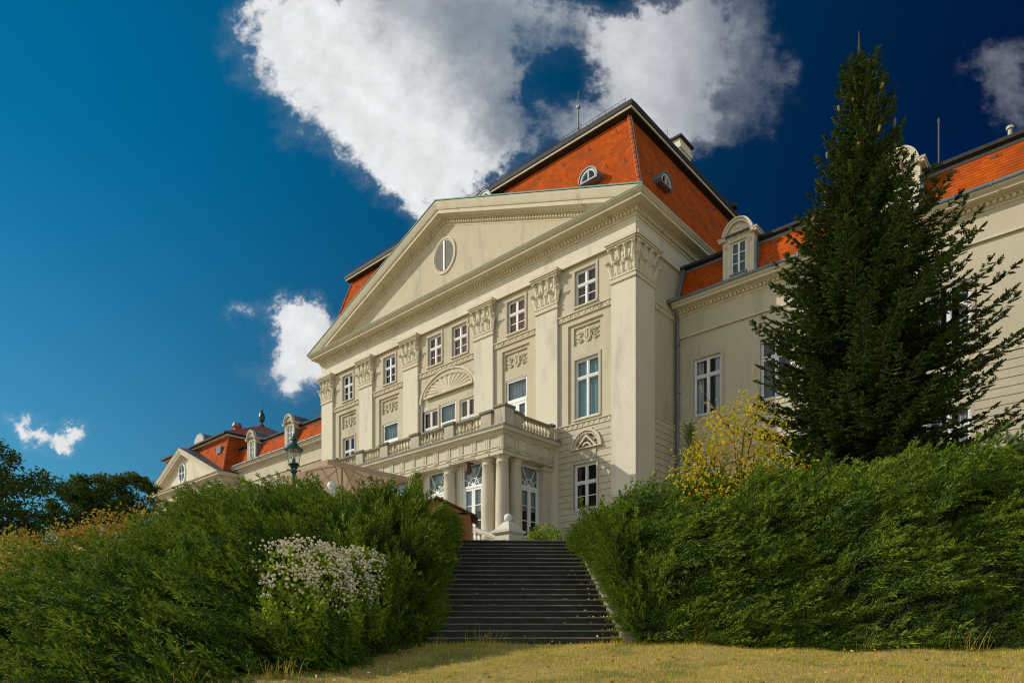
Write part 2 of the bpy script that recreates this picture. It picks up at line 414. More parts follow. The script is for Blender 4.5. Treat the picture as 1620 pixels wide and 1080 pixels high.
def tag(o, label=None, cat=None, group=None, kind=None):
    if label: o['label'] = label
    if cat: o['category'] = cat
    if group: o['group'] = group
    if kind: o['kind'] = kind
    return o
def thing(name, label, cat, loc=(0, 0, 0), rotz=0, group=None):
    o = bpy.data.objects.new(name, None); col.objects.link(o); o.location = loc; o.rotation_euler = (0, 0, rotz)
    o.empty_display_size = .3
    return tag(o, label, cat, group)

def wall(mb, u0, u1, z0, z1, y, holes=(), depth=.22, mi=0):
    """vertical wall sheet facing -Y with rectangular openings and their reveals"""
    us = sorted({u0, u1, *[h[0] for h in holes], *[h[1] for h in holes]}); us = [a for a in us if u0 <= a <= u1]
    zs = sorted({z0, z1, *[h[2] for h in holes], *[h[3] for h in holes]}); zs = [a for a in zs if z0 <= a <= z1]
    for i in range(len(us)-1):
        for j in range(len(zs)-1):
            cu, cz = (us[i]+us[i+1])/2, (zs[j]+zs[j+1])/2
            if any(h[0] < cu < h[1] and h[2] < cz < h[3] for h in holes): continue
            mb.quad((us[i], y, zs[j]), (us[i+1], y, zs[j]), (us[i+1], y, zs[j+1]), (us[i], y, zs[j+1]), mi=mi)
    for h in holes:
        a, b, c, d = max(h[0], u0), min(h[1], u1), max(h[2], z0), min(h[3], z1)
        if a >= b or c >= d: continue
        dp = h[4] if len(h) > 4 else depth
        if h[0] >= u0: mb.quad((a, y, c), (a, y+dp, c), (a, y+dp, d), (a, y, d), mi=mi)
        if h[1] <= u1: mb.quad((b, y, d), (b, y+dp, d), (b, y+dp, c), (b, y, c), mi=mi)
        if h[3] <= z1: mb.quad((a, y, d), (a, y+dp, d), (b, y+dp, d), (b, y, d), mi=mi)
        if h[2] >= z0: mb.quad((a, y+dp, c), (a, y, c), (b, y, c), (b, y+dp, c), mi=mi)

# foliage: one mesh made of many copies of a little template
def scatter(name, tv, tf, rots, pos, mats, parent=None, extra=None, smooth=False, tmi=None):
    tv = np.asarray(tv, float); tf = np.asarray(tf, int); N = len(pos); V = len(tv)
    vs = (np.einsum('nij,vj->nvi', rots, tv) + pos[:, None, :]).reshape(-1, 3)
    fs = (tf[None] + (np.arange(N)*V)[:, None, None]).reshape(-1, tf.shape[1])
    if extra is not None:
        ev, ef = extra; fs = np.concatenate([fs, np.asarray(ef, int)+len(vs)]); vs = np.concatenate([vs, np.asarray(ev, float)])
    me = bpy.data.meshes.new(name)
    me.vertices.add(len(vs)); me.vertices.foreach_set('co', vs.astype(np.float32).ravel())
    k = fs.shape[1]
    me.loops.add(fs.size); me.loops.foreach_set('vertex_index', fs.astype(np.int32).ravel())
    me.polygons.add(len(fs)); me.polygons.foreach_set('loop_start', (np.arange(len(fs))*k).astype(np.int32))
    me.update(calc_edges=True); me.validate()
    for m in (mats if isinstance(mats, (list, tuple)) else [mats]): me.materials.append(m)
    if tmi is not None:
        mi = np.concatenate([np.tile(np.asarray(tmi, np.int32), N), np.zeros(len(fs)-N*len(tf), np.int32)]); me.polygons.foreach_set('material_index', mi)
    return link(name, me, parent)
def unit(v): return v/np.maximum(np.linalg.norm(v, axis=-1, keepdims=True), 1e-9)
def frames(d, scale, roll=None):
    """rotation*scale matrices whose x axis is d"""
    d = unit(np.asarray(d, float)); N = len(d)
    ref = np.where(np.abs(d[:, 2:3]) > .9, np.array([[1., 0, 0]]), np.array([[0, 0, 1.]]))
    a = unit(np.cross(ref, d)); b = np.cross(d, a)
    if roll is None: roll = rng.uniform(0, 2*np.pi, N)
    c, s = np.cos(roll)[:, None], np.sin(roll)[:, None]
    y = a*c+b*s; z = -a*s+b*c
    return np.stack([d, y, z], axis=2)*np.asarray(scale, float).reshape(-1, 1, 1)
# ------------------------------------------------------------------ the palace (facade axes: X along, Y inward, Z up)
ORI = (5.692, 31.285, 0.0)
palace = thing('palace', 'cream neoclassical palace with pediment, pilasters, balcony portico and orange mansard roofs', 'palace', ORI, -TH)
def W(u, n, z=0.):                            # facade axes -> world
    return (ORI[0]+u*UX+n*NX, ORI[1]+u*UY+n*NY, z)
P = palace
PIL = [(-26.17, -24.79), (-21.58, -20.16), (-16.92, -15.51), (-10.60, -9.12), (-6.02, -4.60), (-1.34, 0.0)]

# ---- windows
def window(u0, u1, z0, z1, y, kind, curtain=None, surround=True, sill=True, parent=P, cover=1.0, sdep=.05):
    """white timber window; y is the wall face"""
    yf = y+.09; fw = .075; m = MB(); w = u1-u0; h = z1-z0
    m.box(u0, u0+fw, yf, yf+.09, z0, z1); m.box(u1-fw, u1, yf, yf+.09, z0, z1)
    m.box(u0+fw, u1-fw, yf+.002, yf+.088, z0, z0+fw); m.box(u0+fw, u1-fw, yf+.002, yf+.088, z1-fw, z1)
    uc = (u0+u1)/2
    if kind in ('four', 'tall'):
        zt = z1-h*(.40 if kind == 'four' else .31)
        m.box(u0+fw, u1-fw, yf-.025, yf+.07, zt-.055, zt+.055)
        m.box(u0+fw, u1-fw, yf-.045, yf-.026, zt+.015, zt+.05)
        m.box(uc-.05, uc+.05, yf-.012, yf+.075, z0+fw, zt-.055); m.box(uc-.04, uc+.04, yf-.006, yf+.075, zt+.055, z1-fw)
        for a, b in ((u0+fw, uc-.05), (uc+.05, u1-fw)):          # casement sashes
            for c, d in ((z0+fw, zt-.055), (zt+.055, z1-fw)):
                m.box(a, a+.035, yf+.02, yf+.06, c, d); m.box(b-.035, b, yf+.02, yf+.06, c, d)
                m.box(a+.035, b-.035, yf+.022, yf+.058, c, c+.04); m.box(a+.035, b-.035, yf+.022, yf+.058, d-.04, d)
        if kind == 'four':
            zb = (z0+fw+zt-.055)/2; m.box(u0+fw, u1-fw, yf+.025, yf+.055, zb-.018, zb+.018)
    elif kind == 'door':
        fw = .10; zt = z1-1.22
        m.box(u0+.075, u0+.13, yf-.01, yf+.06, zt+.07, z1-.08); m.box(u1-.13, u1-.075, yf-.01, yf+.06, zt+.07, z1-.08); m.box(u0+.13, u1-.13, yf-.008, yf+.058, zt+.07, zt+.13); m.box(u0+.13, u1-.13, yf-.008, yf+.058, z1-.14, z1-.075)
        m.box(u0+fw, u1-fw, yf-.02, yf+.07, zt-.07, zt+.07)
        m.box(u0-.03, u1+.03, yf-.06, yf-.002, z1-.05, z1+.05)
        for a, b in ((u0+fw, uc-.006), (uc+.006, u1-fw)):
            c, d = z0+fw, zt-.07
            m.box(a, a+.13, yf, yf+.07, c, d); m.box(b-.13, b, yf, yf+.07, c, d)
            m.box(a+.13, b-.13, yf+.003, yf+.067, d-.14, d); m.box(a+.13, b-.13, yf+.003, yf+.067, c, c+.9)
            for k in (1, 2):
                zz = d-.14-(d-.14-c-.9)*k/3; m.box(a+.13, b-.13, yf+.02, yf+.05, zz-.025, zz+.025)
    o = m.build('window', M['white'], parent)
    g = MB(); g.quad((u0+.03, yf+.05, z0+.03), (u1-.03, yf+.05, z0+.03), (u1-.03, yf+.05, z1-.03), (u0+.03, yf+.05, z1-.03)); 
    g.build('pane', M['glass'], o)
    if curtain:
        c = MB(); n = 26
        segs = [(u0+.05, u0+.05+(w-.1)*.5*cover), (u1-.05-(w-.1)*.5*cover, u1-.05)]
        for a, b in segs:
            pts = [(a+(b-a)*k/n, yf+.2+.025*math.sin(k*1.9)+.01*math.sin(k*.7)) for k in range(n+1)]
            for (x0, y0), (x1, y1) in zip(pts, pts[1:]): c.quad((x0, y0, z0+.05), (x1, y1, z0+.05), (x1, y1, z1-.05), (x0, y0, z1-.05))
        c.build('curtain', M[curtain], o)
    if surround:
        s = MB(); b = .13; e = .003
        s.box(u0-b, u0+e, y-sdep, y+.12, z0, z1+b); s.box(u1-e, u1+b, y-sdep, y+.12, z0, z1+b); s.box(u0+e, u1-e, y-sdep, y+.12, z1-e, z1+b)
        s.box(u0-b-.03, u0-b, y-.02, y+.02, z0, z1+b+.03); s.box(u1+b, u1+b+.03, y-.02, y+.02, z0, z1+b+.03); s.box(u0-b, u1+b, y-.02, y+.02, z1+b, z1+b+.03)
        s.build('surround', M['surround'], o)
    if sill:
        s = MB(); s.box(u0-.1, u1+.1, y-.10, y+.1, z0-.07, z0); s.build('sill', M['trim'], o)
    return o

def fan_window(uc, w, z0, z1, zt, y, parent, n='fan_door', rot=0, loc=None):
    """tall glazed door with an arched fanlight of radial bars, wall face y, centred on uc"""
    m = MB(); yf = y+.06; fw = .09; u0, u1 = uc-w/2, uc+w/2
    m.box(u0, u0+fw, yf, yf+.1, z0, z1); m.box(u1-fw, u1, yf, yf+.1, z0, z1); m.box(u0+fw, u1-fw, yf+.002, yf+.098, z1-fw, z1)
    m.box(u0+fw, u1-fw, yf-.02, yf+.09, zt-.06, zt+.06)
    r = w/2-fw-.02
    m.arcband(uc, zt+.06, r*.60-.03, r*.60+.01, yf+.02, yf+.06, 0, 180, 16)
    m.arcband(uc, zt+.06, 0.001, .12, yf+.01, yf+.07, 0, 180, 8)
    for a in (30, 62, 90+28, 150):
        L = 1.0/max(abs(math.cos(R(a)))/(w/2-fw), abs(math.sin(R(a)))/(z1-fw-zt-.06)); ca, sa = math.cos(R(a)), math.sin(R(a))
        p0 = Vector((uc+.1*ca, zt+.06+.1*sa)); p1 = Vector((uc+L*ca, zt+.06+L*sa)); q = Vector((-sa, ca))*.018
        m.prism([tuple(p0-q), tuple(p1-q), tuple(p1+q), tuple(p0+q)], yf+.024, yf+.058)
    for a, b in ((u0+fw, uc-.005), (uc+.005, u1-fw)):
        c, d = z0, zt-.06
        m.box(a, a+.11, yf+.01, yf+.07, c, d); m.box(b-.11, b, yf+.01, yf+.07, c, d)
        m.box(a+.11, b-.11, yf+.013, yf+.067, d-.12, d); m.box(a+.11, b-.11, yf+.013, yf+.067, c, c+.25)
        for k in (1, 2):
            zz = d-.12-(d-.12-c-.25)*k/3; m.box(a+.11, b-.11, yf+.02, yf+.05, zz-.02, zz+.02)
    o = m.build(n, M['white'], parent, loc=loc, rotz=rot)
    g = MB(); g.quad((u0+.03, yf+.045, z0+.03), (u1-.03, yf+.045, z0+.03), (u1-.03, yf+.045, z1-.03), (u0+.03, yf+.045, z1-.03)); g.build('pane', M['glass'], o)
    c = MB()
    for k in range(30):
        x0, x1 = u0+.05+(w-.1)*k/30, u0+.05+(w-.1)*(k+1)/30
        c.quad((x0, yf+.16+.006*math.sin(k*2.2), z0+1.5), (x1, yf+.16+.006*math.sin(k*2.2+2.2), z0+1.5), (x1, yf+.16+.006*math.sin(k*2.2+2.2), z1-.1), (x0, yf+.16+.006*math.sin(k*2.2), z1-.1))
    c.build('curtain', M['cur_g'], o)
    return o

# ---- cornice profile (projection, height)
COR = [(0.0, 19.42), (.07, 19.44), (.07, 19.52), (.13, 19.53), (.13, 19.68), (.22, 19.70), (.26, 19.77), (.70, 19.78), (.70, 19.90), (.76, 19.91), (.80, 19.95), (.88, 20.0), (.90, 20.04), (0.0, 20.09)]
def sweep(m, prof, path, mi=0):               # path(o) -> list of (x,y) plan points
    rows = [[(x, y, z) for x, y in path(o)] for o, z in prof]
    for i in range(len(rows)-1):
        for k in range(len(rows[0])-1):
            m.quad(rows[i][k], rows[i][k+1], rows[i+1][k+1], rows[i+1][k], mi=mi)
m = MB(); LO = .5
sweep(m, COR, lambda o: [(-26.17-o*LO, 6.4), (-26.17-o*LO, -o), (o, -o), (o, 6.4)])
m.face([(o, 6.4, z) for o, z in COR]); m.face([(-26.17-o*LO, 6.4, z) for o, z in COR])
k = 0
u = -26.15
while u < .1:                                  # dentils and egg course, front then side
    m.box(u, u+.125, -.215, -.128, 19.535, 19.675); m.disc(u+.06, 19.735, -.235, .045, .035, .03, 6); u += .205
n = -.1
while n < 6.2:
    m.box(.128, .215, n, n+.125, 19.535, 19.675); m.box(.22, .265, n+.02, n+.10, 19.71, 19.76); n += .205
m.build('cornice', M['trim'], P)
m = MB(); m.box(-26.55, .905, -.915, -.86, 20.042, 20.075); m.build('cornice_flashing', M['copper'], P)

# frieze / architrave block
m = MB()
m.quad((-26.17, 0, 18.5), (0, 0, 18.5), (0, 0, 19.45), (-26.17, 0, 19.45)); m.quad((-26.17, 0, 18.5), (0, 0, 18.5), (0, 4.45, 18.5), (-26.17, 4.45, 18.5))
m.quad((0, 0, 18.5), (0, 4.45, 18.5), (0, 4.45, 19.45), (0, 0, 19.45)); m.quad((-26.17, 0, 18.5), (-26.17, 6, 18.5), (-26.17, 6, 19.45), (-26.17, 0, 19.45))
m.quad((0, 4.45, 14), (0, 8, 14), (0, 8, 20.06), (0, 4.45, 20.06)); m.quad((0, 4.45, 14), (-.12, 4.45, 14), (-.12, 4.45, 18.5), (0, 4.45, 18.5))
m.box(-26.12, -.05, -.02, -.004, 19.30, 19.34); m.box(.004, .02, .05, 4.4, 19.30, 19.34); m.box(.004, .025, .05, .09, 18.6, 19.3)
m.box(-26.2, .03, -.03, .05, 18.46, 18.54)
m.build('frieze', M['pil'], P)

# ---- pediment
TIPL, TIPR, APX, APZ, BZ = -26.62, .90, -12.85, 25.18, 20.04
m = MB()
m.face([(TIPL+.3, -.02, BZ-.1), (TIPR-.3, -.02, BZ-.1), (APX, -.02, APZ-.2)])
m.build('tympanum', M['wall'], P)
RAK = [(0.0, .98), (.05, .96), (.05, .86), (.12, .85), (.12, .68), (.22, .66), (.26, .58), (.70, .57), (.70, .40), (.76, .38), (.80, .30), (.88, .08), (.90, 0.0), (-2.6, -.05)]
bm = bmesh.new()
for (tu, sgn) in ((TIPR, -1), (TIPL, 1)):
    a = Vector((tu, BZ)); b = Vector((APX, APZ)); d = (b-a).normalized(); nrm = Vector((-d.y, d.x)) if sgn > 0 else Vector((d.y, -d.x))
    L = (b-a).length
    rows = []
    for o, t in RAK:
        p0 = a - nrm*t - d*1.2
        # mitre at the apex: intersect with the vertical u=APX
        base = a - nrm*t; s_ = (APX-base.x)/d.x; p1 = base + d*s_
        rows.append(((p0.x, -o, p0.y), (p1.x, -o, p1.y)))
    mb = MB()
    for i in range(len(rows)-1): mb.quad(rows[i][0], rows[i][1], rows[i+1][1], rows[i+1][0])
    t_ = .3
    while t_ < L-.05:
        for (o0, o1, ta, tb) in ((.118, .205, .842, .69),):
            q = []
            for o in (o0, o1):
                for (tt, al) in ((ta, t_), (ta, t_+.125), (tb, t_+.125), (tb, t_)):
                    pp = a + d*al - nrm*tt; q.append((pp.x, -o, pp.y))
            mb.add(q, [(0, 1, 2, 3), (7, 6, 5, 4), (0, 4, 5, 1), (1, 5, 6, 2), (2, 6, 7, 3), (3, 7, 4, 0)])
        pp = a + d*(t_+.06) - nrm*.62; mb.disc(pp.x, pp.y, -.235, .045, .035, .03, 6)
        t_ += .205
    me = mb.mesh('x', M['trim']); bm.from_mesh(me); bpy.data.meshes.remove(me)
r = bmesh.ops.bisect_plane(bm, geom=bm.verts[:]+bm.edges[:]+bm.faces[:], plane_co=(0, 0, BZ+.02), plane_no=(0, 0, -1), clear_outer=True)
me = bpy.data.meshes.new('raking_cornice'); bm.to_mesh(me); bm.free(); me.materials.append(M['trim']); link('raking_cornice', me, P)
m = MB()
for tu in (TIPL, TIPR):
    a = (tu, BZ+.03); b = (APX, APZ+.03)
    m.add([(a[0], -.93, a[1]), (b[0], -.93, b[1]), (b[0], -.80, b[1]+.02), (a[0], -.80, a[1]+.02), (a[0], -.93, a[1]+.06), (b[0], -.93, b[1]+.06), (b[0], -.80, b[1]+.08), (a[0], -.80, a[1]+.08)],
          [(0, 1, 2, 3), (4, 5, 6, 7), (0, 1, 5, 4), (3, 2, 6, 7), (0, 3, 7, 4), (1, 2, 6, 5)])
m.build('pediment_flashing', M['copper'], P)
# louvred oval
OU, OZ = -13.02, 22.45
m = MB()
def oval(m, rx0, rz0, rx1, rz1, y0, y1, seg=32):
    vs = []
    for k in range(seg):
        a = 2*math.pi*k/seg; c, s_ = math.cos(a), math.sin(a)
        vs += [(OU+rx0*c, y0, OZ+rz0*s_), (OU+rx1*c, y0, OZ+rz1*s_), (OU+rx1*c, y1, OZ+rz1*s_), (OU+rx0*c, y1, OZ+rz0*s_)]
    m.add(vs, [(4*k+j, 4*k+(j+1) % 4, (4*k+4) % (4*seg)+(j+1) % 4, (4*k+4) % (4*seg)+j) for k in range(seg) for j in range(4)])
oval(m, .86, .94, .98, 1.06, -.09, 0); oval(m, .79, .87, .84, .92, -.06, 0)
ov = m.build('oval_vent', M['trim'], P)
m = MB()
for k in range(34):
    z = OZ-.84+k*.05; hw = .80*math.sqrt(max(0, 1-((z-OZ)/.88)**2))
    if hw > .05: m.add([(OU-hw, -.03, z), (OU+hw, -.03, z), (OU+hw, -.055, z-.035), (OU-hw, -.055, z-.035)], [(0, 1, 2, 3)])
m.face([(OU+.8*math.cos(2*math.pi*k/28), -.025, OZ+.88*math.sin(2*math.pi*k/28)) for k in range(28)])
m.build('louvre', M['louvre'], ov)
m = MB(); m.box(OU-.055, OU+.055, -.085, -.05, OZ-.86, OZ+.86); m.build('mullion', M['white'], ov)

# ---- pilasters and capitals
def leaf(m, x, w, z0, z1, proj, y0=-.02, lean=0.):
    h = z1-z0; path = [(y0, z0), (y0-.05, z0+h*.35), (y0-.09, z0+h*.7), (y0-.13-proj*.4, z0+h*.93), (y0-.1-proj*.8, z1), (y0-.1-proj, z1-h*.05), (y0-.08-proj, z1-h*.16)]
    ws = [.75, .9, 1.0, 1.0, .95, .8, .5]
    vs = []
    for (y, z), k in zip(path, ws):
        t = (z-z0)/h; cx = x+lean*t*t
        vs += [(cx-w/2*k, y+.025, z), (cx, y-.025, z), (cx+w/2*k, y+.025, z)]
    n = len(path); fs = []
    for i in range(n-1):
        for j in range(2): fs.append((3*i+j, 3*i+j+1, 3*i+3+j+1, 3*i+3+j))
    b = [(x_, y_+.07, z_-.03 if i > 8 else z_) for i, (x_, y_, z_) in enumerate(vs)]
    m.add(vs, fs); m.add(b, fs)
    m.add(vs+b, [(3*i, 3*i+3, 3*n+3*i+3, 3*n+3*i) for i in range(n-1)] + [(3*i+2, 3*i+5, 3*n+3*i+5, 3*n+3*i+2) for i in range(n-1)] + [(3*n-3, 3*n-2, 6*n-2, 6*n-3), (3*n-2, 3*n-1, 6*n-1, 6*n-2)])
def capital_mesh(w, z=16.68, s=1.0):
    m = MB(); h = w/2
    m.box(-h-.06, h+.06, -.07, .25, z, z+.06); m.box(-h-.03, h+.03, -.04, .25, z+.06, z+.10)
    m.box(-h-.05, h+.05, -.06, .25, z+.22, z+.30); m.box(-h-.02, h+.02, -.03, .25, z+.10, z+.22)
    zb = z+.30
    m.frustum((-h, h, -.01, .25, zb), (-h-.02, h+.02, -.08, .25, z+1.60))
    for i in range(9):                          # fluted tongues
        x = -h+.08+i*(w-.16)/8
        m.disc(x, zb+.24, -.02, .05, .22, .035, 8)
    for x in (-.22*w, .22*w): leaf(m, x, .30*w, zb, zb+.62, .16)
    leaf(m, 0, .2*w, zb, zb+.5, .05)
    leaf(m, -h+.05, .22*w, zb, zb+.72, .14, lean=-.2); leaf(m, h-.05, .22*w, zb, zb+.72, .14, lean=.2)
    for x, l in ((-.40*w, -.16), (-.13*w, -.04), (.13*w, .04), (.40*w, .16)):   # stalks curling under the abacus
        leaf(m, x, .13*w, zb+.55, zb+1.27, .12, y0=-.05, lean=l)
        m.tube([(x+l-.05, -.2, zb+1.2), (x+l+.05, -.2, zb+1.2)], .06, 8)
    for x in (-.27*w, 0, .27*w): m.disc(x, zb+.95, -.07, .09, .2, .02, 10)
    m.box(-h-.10, h+.10, -.20, .25, z+1.58, z+1.66); m.box(-h-.16, h+.16, -.26, .25, z+1.66, z+1.74)
    m.box(-h-.22, h+.22, -.32, .25, z+1.74, z+1.89)
    return m.mesh('capital', M['trim'])
cap_me = capital_mesh(1.40)
for i, (a, b) in enumerate(PIL):
    m = MB(); d = 1.71 if i == 5 else (1.2 if i == 0 else .2)
    m.box(a, b, 0, d, 2.5, 16.69)
    if i == 5: m.box(a+.1, -.0-.001, .01, d-.01, 16.69, 18.5)
    else: m.box(a+.06, b-.06, .03, d, 16.69, 18.49)
    o = m.build('pilaster', M['pil'], P)
    c = link('capital', cap_me, o, loc=((a+b)/2, 0, 0))
    c.scale = ((b-a)/1.40, 1, 1)
    if i == 5:
        c = link('capital', cap_me, o, loc=(0, .86, 0), rotz=R(90)); c.scale = (1.71/1.40, 1, 1)

# ---- walls between the pilasters
BAY = [(PIL[i][1], PIL[i+1][0]) for i in range(5)]
UP = [(-23.72, -22.50), (-19.08, -17.86), (-8.16, -6.88), (-3.58, -2.32)]
zu0, zu1 = 16.37, 18.13
upper = [*UP[:2], (-14.68, -13.48), (-12.54, -11.29), *UP[2:]]
midw = {0: [(-23.84, -22.43, 10.84, 13.86, 'tall')], 1: [(-19.37, -17.74, 9.85, 13.93, 'door')],
        2: [(-15.30, -13.95, 10.3, 13.80, 'tall'), (-13.82, -12.37, 9.85, 13.93, 'door'), (-12.04, -10.77, 10.3, 13.80, 'tall')],
        3: [(-8.39, -6.83, 9.85, 13.97, 'door')], 4: [(-3.66, -2.22, 10.84, 13.79, 'tall')]}
m = MB()
for i, (a, b) in enumerate(BAY):
    f = MB()
    holes = [(u0, u1, zu0, zu1, .26) for u0, u1 in upper if a < u0 < b]
    fld = (a+.58, b-.56, 9.8 if i != 4 else 10.62, 15.56, .10) if i != 2 else (a+.22, b-.1, 9.8, 15.0, .10)
    wall(m, a-.01, b+.01, 9.7 if i != 4 else 10.61, 18.5, .15, holes+[fld])
    mh = [(u0, u1, z0, z1, .22) for u0, u1, z0, z1, kd in midw[i]]
    pan = [((u0+u1)/2-.80, (u0+u1)/2+.80, 14.5, 15.4, .10) for u0, u1, *_ in midw[i]] if i != 2 else []
    if i != 2: wall(f, fld[0], fld[1], fld[2], fld[3], .25, mh+pan)
    else: wall(f, fld[0], fld[1], fld[2], fld[3], .25, mh)
    if i != 2:
        p = pan[0]; f.quad((p[0], .35, p[2]), (p[1], .35, p[2]), (p[1], .35, p[3]), (p[0], .35, p[3]))
    f.build('recessed_field', M['wall'], P)
m.build('bay_wall', M['wall'], P)
cu = ['cur_b', 'cur_b', 'cur_o', 'cur_o', 'cur_o', 'cur_b']
for (u0, u1), c in zip(upper, cu): window(u0, u1, zu0, zu1, .15, 'four', c, cover=.97 if c == 'cur_o' else .7)
for i in midw:
    for u0, u1, z0, z1, kd in midw[i]:
        window(u0, u1, z0, z1, .25, kd, {0: 'cur_b', 2: 'cur_o', 4: 'cur_t'}.get(i) if kd == 'tall' else 'cur_g', surround=kd == 'tall' and i != 2, sill=kd == 'tall' and i != 2, cover=1.0 if i == 4 or kd == 'door' else .8)
# back rooms: a dark interior wall behind all windows
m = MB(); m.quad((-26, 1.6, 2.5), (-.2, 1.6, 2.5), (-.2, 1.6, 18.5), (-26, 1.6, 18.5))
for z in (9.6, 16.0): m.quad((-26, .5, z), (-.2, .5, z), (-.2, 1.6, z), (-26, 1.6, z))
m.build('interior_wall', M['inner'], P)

# ---- string courses with ornament
def band(a, b, z0, z1, y, kind, name='string_course', mt='trim', parent=P, axis=0):
    m = MB(); h = z1-z0
    m.box(a, b, y-.06, y+.1, z0+h*.12, z1-h*.16); m.box(a, b, y-.13, y+.1, z1-h*.16, z1); m.box(a, b, y-.09, y+.1, z0, z0+h*.12)
    L = b-a
    if kind == 'disc':
        n = max(1, int(L/.30)); st = L/n
        for k in range(n):
            x = a+st*(k+.5); zc = z0+h*.47
            m.disc(x, zc, y-.06, .085, .085, .03, 12); m.disc(x+st/2 if k < n-1 else x, zc, y-.06, .025, .025, .025, 6)
    else:
        n = max(1, int(L/.42)); st = L/n
        for k in range(n):
            x = a+st*(k+.5); zc = z0+h*.47
            m.disc(x, zc, y-.06, .075, .075, .035, 10)
            for s_ in (-1, 1):
                pts = [(x+s_*(.07+.035*j), y-.075, zc+.055*math.sin(j*1.3)*s_) for j in range(5)]
                m.tube(pts, .022, 5)
    return m.build(name, M[mt], parent)
for i, (a, b) in enumerate(BAY): band(a+.002, b-.002, 15.84, 16.13, .15, 'leaf')
band(-4.598, -1.342, 10.34, 10.61, .15, 'disc')

# ---- carved panels
def scroll(m, cx, cz, y, s, sgn):
    pts = []
    for k in range(22):
        t = k/21; a = t*3.2*math.pi; r = .17*s*(1-t*.82)
        pts.append((cx+sgn*(.40*s - math.cos(a)*r), y-.03, cz+.11*s+math.sin(a)*r*.95))
    m.tube(pts, .035*s, 6)
    pts = []
    for k in range(18):
        t = k/17; a = -t*2.6*math.pi; r = .13*s*(1-t*.8)
        pts.append((cx+sgn*(.44*s - math.cos(a)*r), y-.03, cz-.16*s+math.sin(a)*r))
    m.tube(pts, .035*s, 6)
    m.tube([(cx+sgn*.14*s, y-.02, cz-.24*s), (cx+sgn*.25*s, y-.04, cz-.04*s), (cx+sgn*.20*s, y-.03, cz+.2*s)], .03*s, 6)
    for k in range(5):
        a = k*1.1; m.disc(cx+sgn*(.60+.05*math.cos(a))*s, cz+.22*math.sin(a)*s, y, .055*s, .05*s, .04, 7)
for i in (0, 1, 3, 4):
    cx = (midw[i][0][0]+midw[i][0][1])/2; cz = 14.95; m = MB()
    m.arcband(cx, cz, .15, .20, .27, .345, 0, 360, 20, 1.75)
    m.disc(cx, cz, .345, .13, .26, .06, 14, dome=.03); m.tube([(cx, .27, cz-.22), (cx, .25, cz), (cx, .27, cz+.22)], .03, 6)
    for s_ in (-1, 1): scroll(m, cx, cz, .34, 1.05, s_)
    m.build('carved_panel', M['trim'], P)
# fan lunette over the balcony triple window
m = MB(); LC, LZ, LA, LB = -12.88, 14.55, 2.06, .93
N_ = 13
vs = []; fs = []
for k in range(2*N_+1):
    a = math.pi*k/(2*N_); dp = .02 if k % 2 else .11
    vs += [(LC+.28*math.cos(a), .15-.03, LZ+.14*math.sin(a)), (LC+LA*math.cos(a), .15-dp, LZ+LB*math.sin(a))]
    if k: fs.append((2*k-2, 2*k-1, 2*k+1, 2*k))
m.add(vs, fs)
m.arcband(LC, LZ, LA*.985, LA*1.03, .03, .16, 0, 180, 26, LB/LA)
m.arcband(LC, LZ, .001, .28, .02, .15, 0, 180, 12, .5)
m.box(LC-LA-.05, LC+LA+.05, .02, .16, LZ-.09, LZ)
m.build('fan_lunette', M['trim'], P)
m = MB(); m.arcband(LC-.1, LZ-.3, 2.32, 2.44, .07, .16, 0, 180, 30, .66); m.arcband(LC-.1, LZ-.3, 2.44, 2.50, .10, .16, 0, 180, 30, .66); m.build('arch_moulding', M['trim'], P)

# ---- ground floor, right bay: rusticated courses, half-round niche, window
def courses(m, u0, u1, z0, z1, y, holes, step=.325, gap=.035, proud=.045):
    z = z1
    while z > z0:
        zz = max(z-step+gap, z0)
        wall(m, u0, u1, zz, z, y-proud, [h for h in holes if h[2] < z and h[3] > zz], depth=.25)
        for zq in (zz, z):
            cuts = sorted([(max(h[0], u0), min(h[1], u1)) for h in holes if h[2] < zq < h[3]]); a = u0
            for c0, c1 in cuts+[(u1, u1)]:
                if c0 > a: m.quad((a, y, zq), (c0, y, zq), (c0, y-proud, zq), (a, y-proud, zq))
                a = max(a, c1)
        z -= step
    wall(m, u0, u1, z0, z1, y, [h[:4] for h in holes])
m = MB()
hl = [(-3.64, -2.25, 6.3, 8.56), (-3.72, -1.96, 9.30, 9.62), (-3.6, -2.08, 9.6, 9.92), (-3.3, -2.4, 9.9, 10.18)]
courses(m, -4.6, -1.34, 3.0, 10.335, .15, hl)
m.quad((-3.8, .24, 9.2), (-1.9, .24, 9.2), (-1.9, .24, 10.3), (-3.8, .24, 10.3))
m.build('rusticated_wall', M['rust'], P)
window(-3.64, -2.25, 6.3, 8.56, .15, 'four', 'cur_b', cover=.35, sdep=.09)
m = MB(); cx, cz = -2.84, 9.30
m.arcband(cx, cz, .80, .92, -.01, .2, 0, 180, 22); m.arcband(cx, cz, .68, .78, .05, .2, 0, 180, 22)
for k in range(15):
    a = R(12*k+6); m.disc(cx+.73*math.cos(a), cz+.73*math.sin(a), .06, .035, .035, .04, 6)
for s_ in (-1, 1):                               # small gable in the niche
    m.prism([(cx+s_*.62, cz+.02), (cx+s_*.50, cz+.02), (cx, cz+.52), (cx, cz+.66)], .02, .22)
    for k in range(8): m.disc(cx+s_*(.60-.065*k), cz+.13+.067*k, .05, .022, .022, .05, 5)
m.arcband(cx, cz, .20, .28, .06, .22, 0, 180, 12); m.box(cx-.95, cx+.95, -.05, .2, cz-.05, cz+.0)
m.build('niche_ornament', M['trim'], P)
m = MB()                                         # keystones of the flat arch
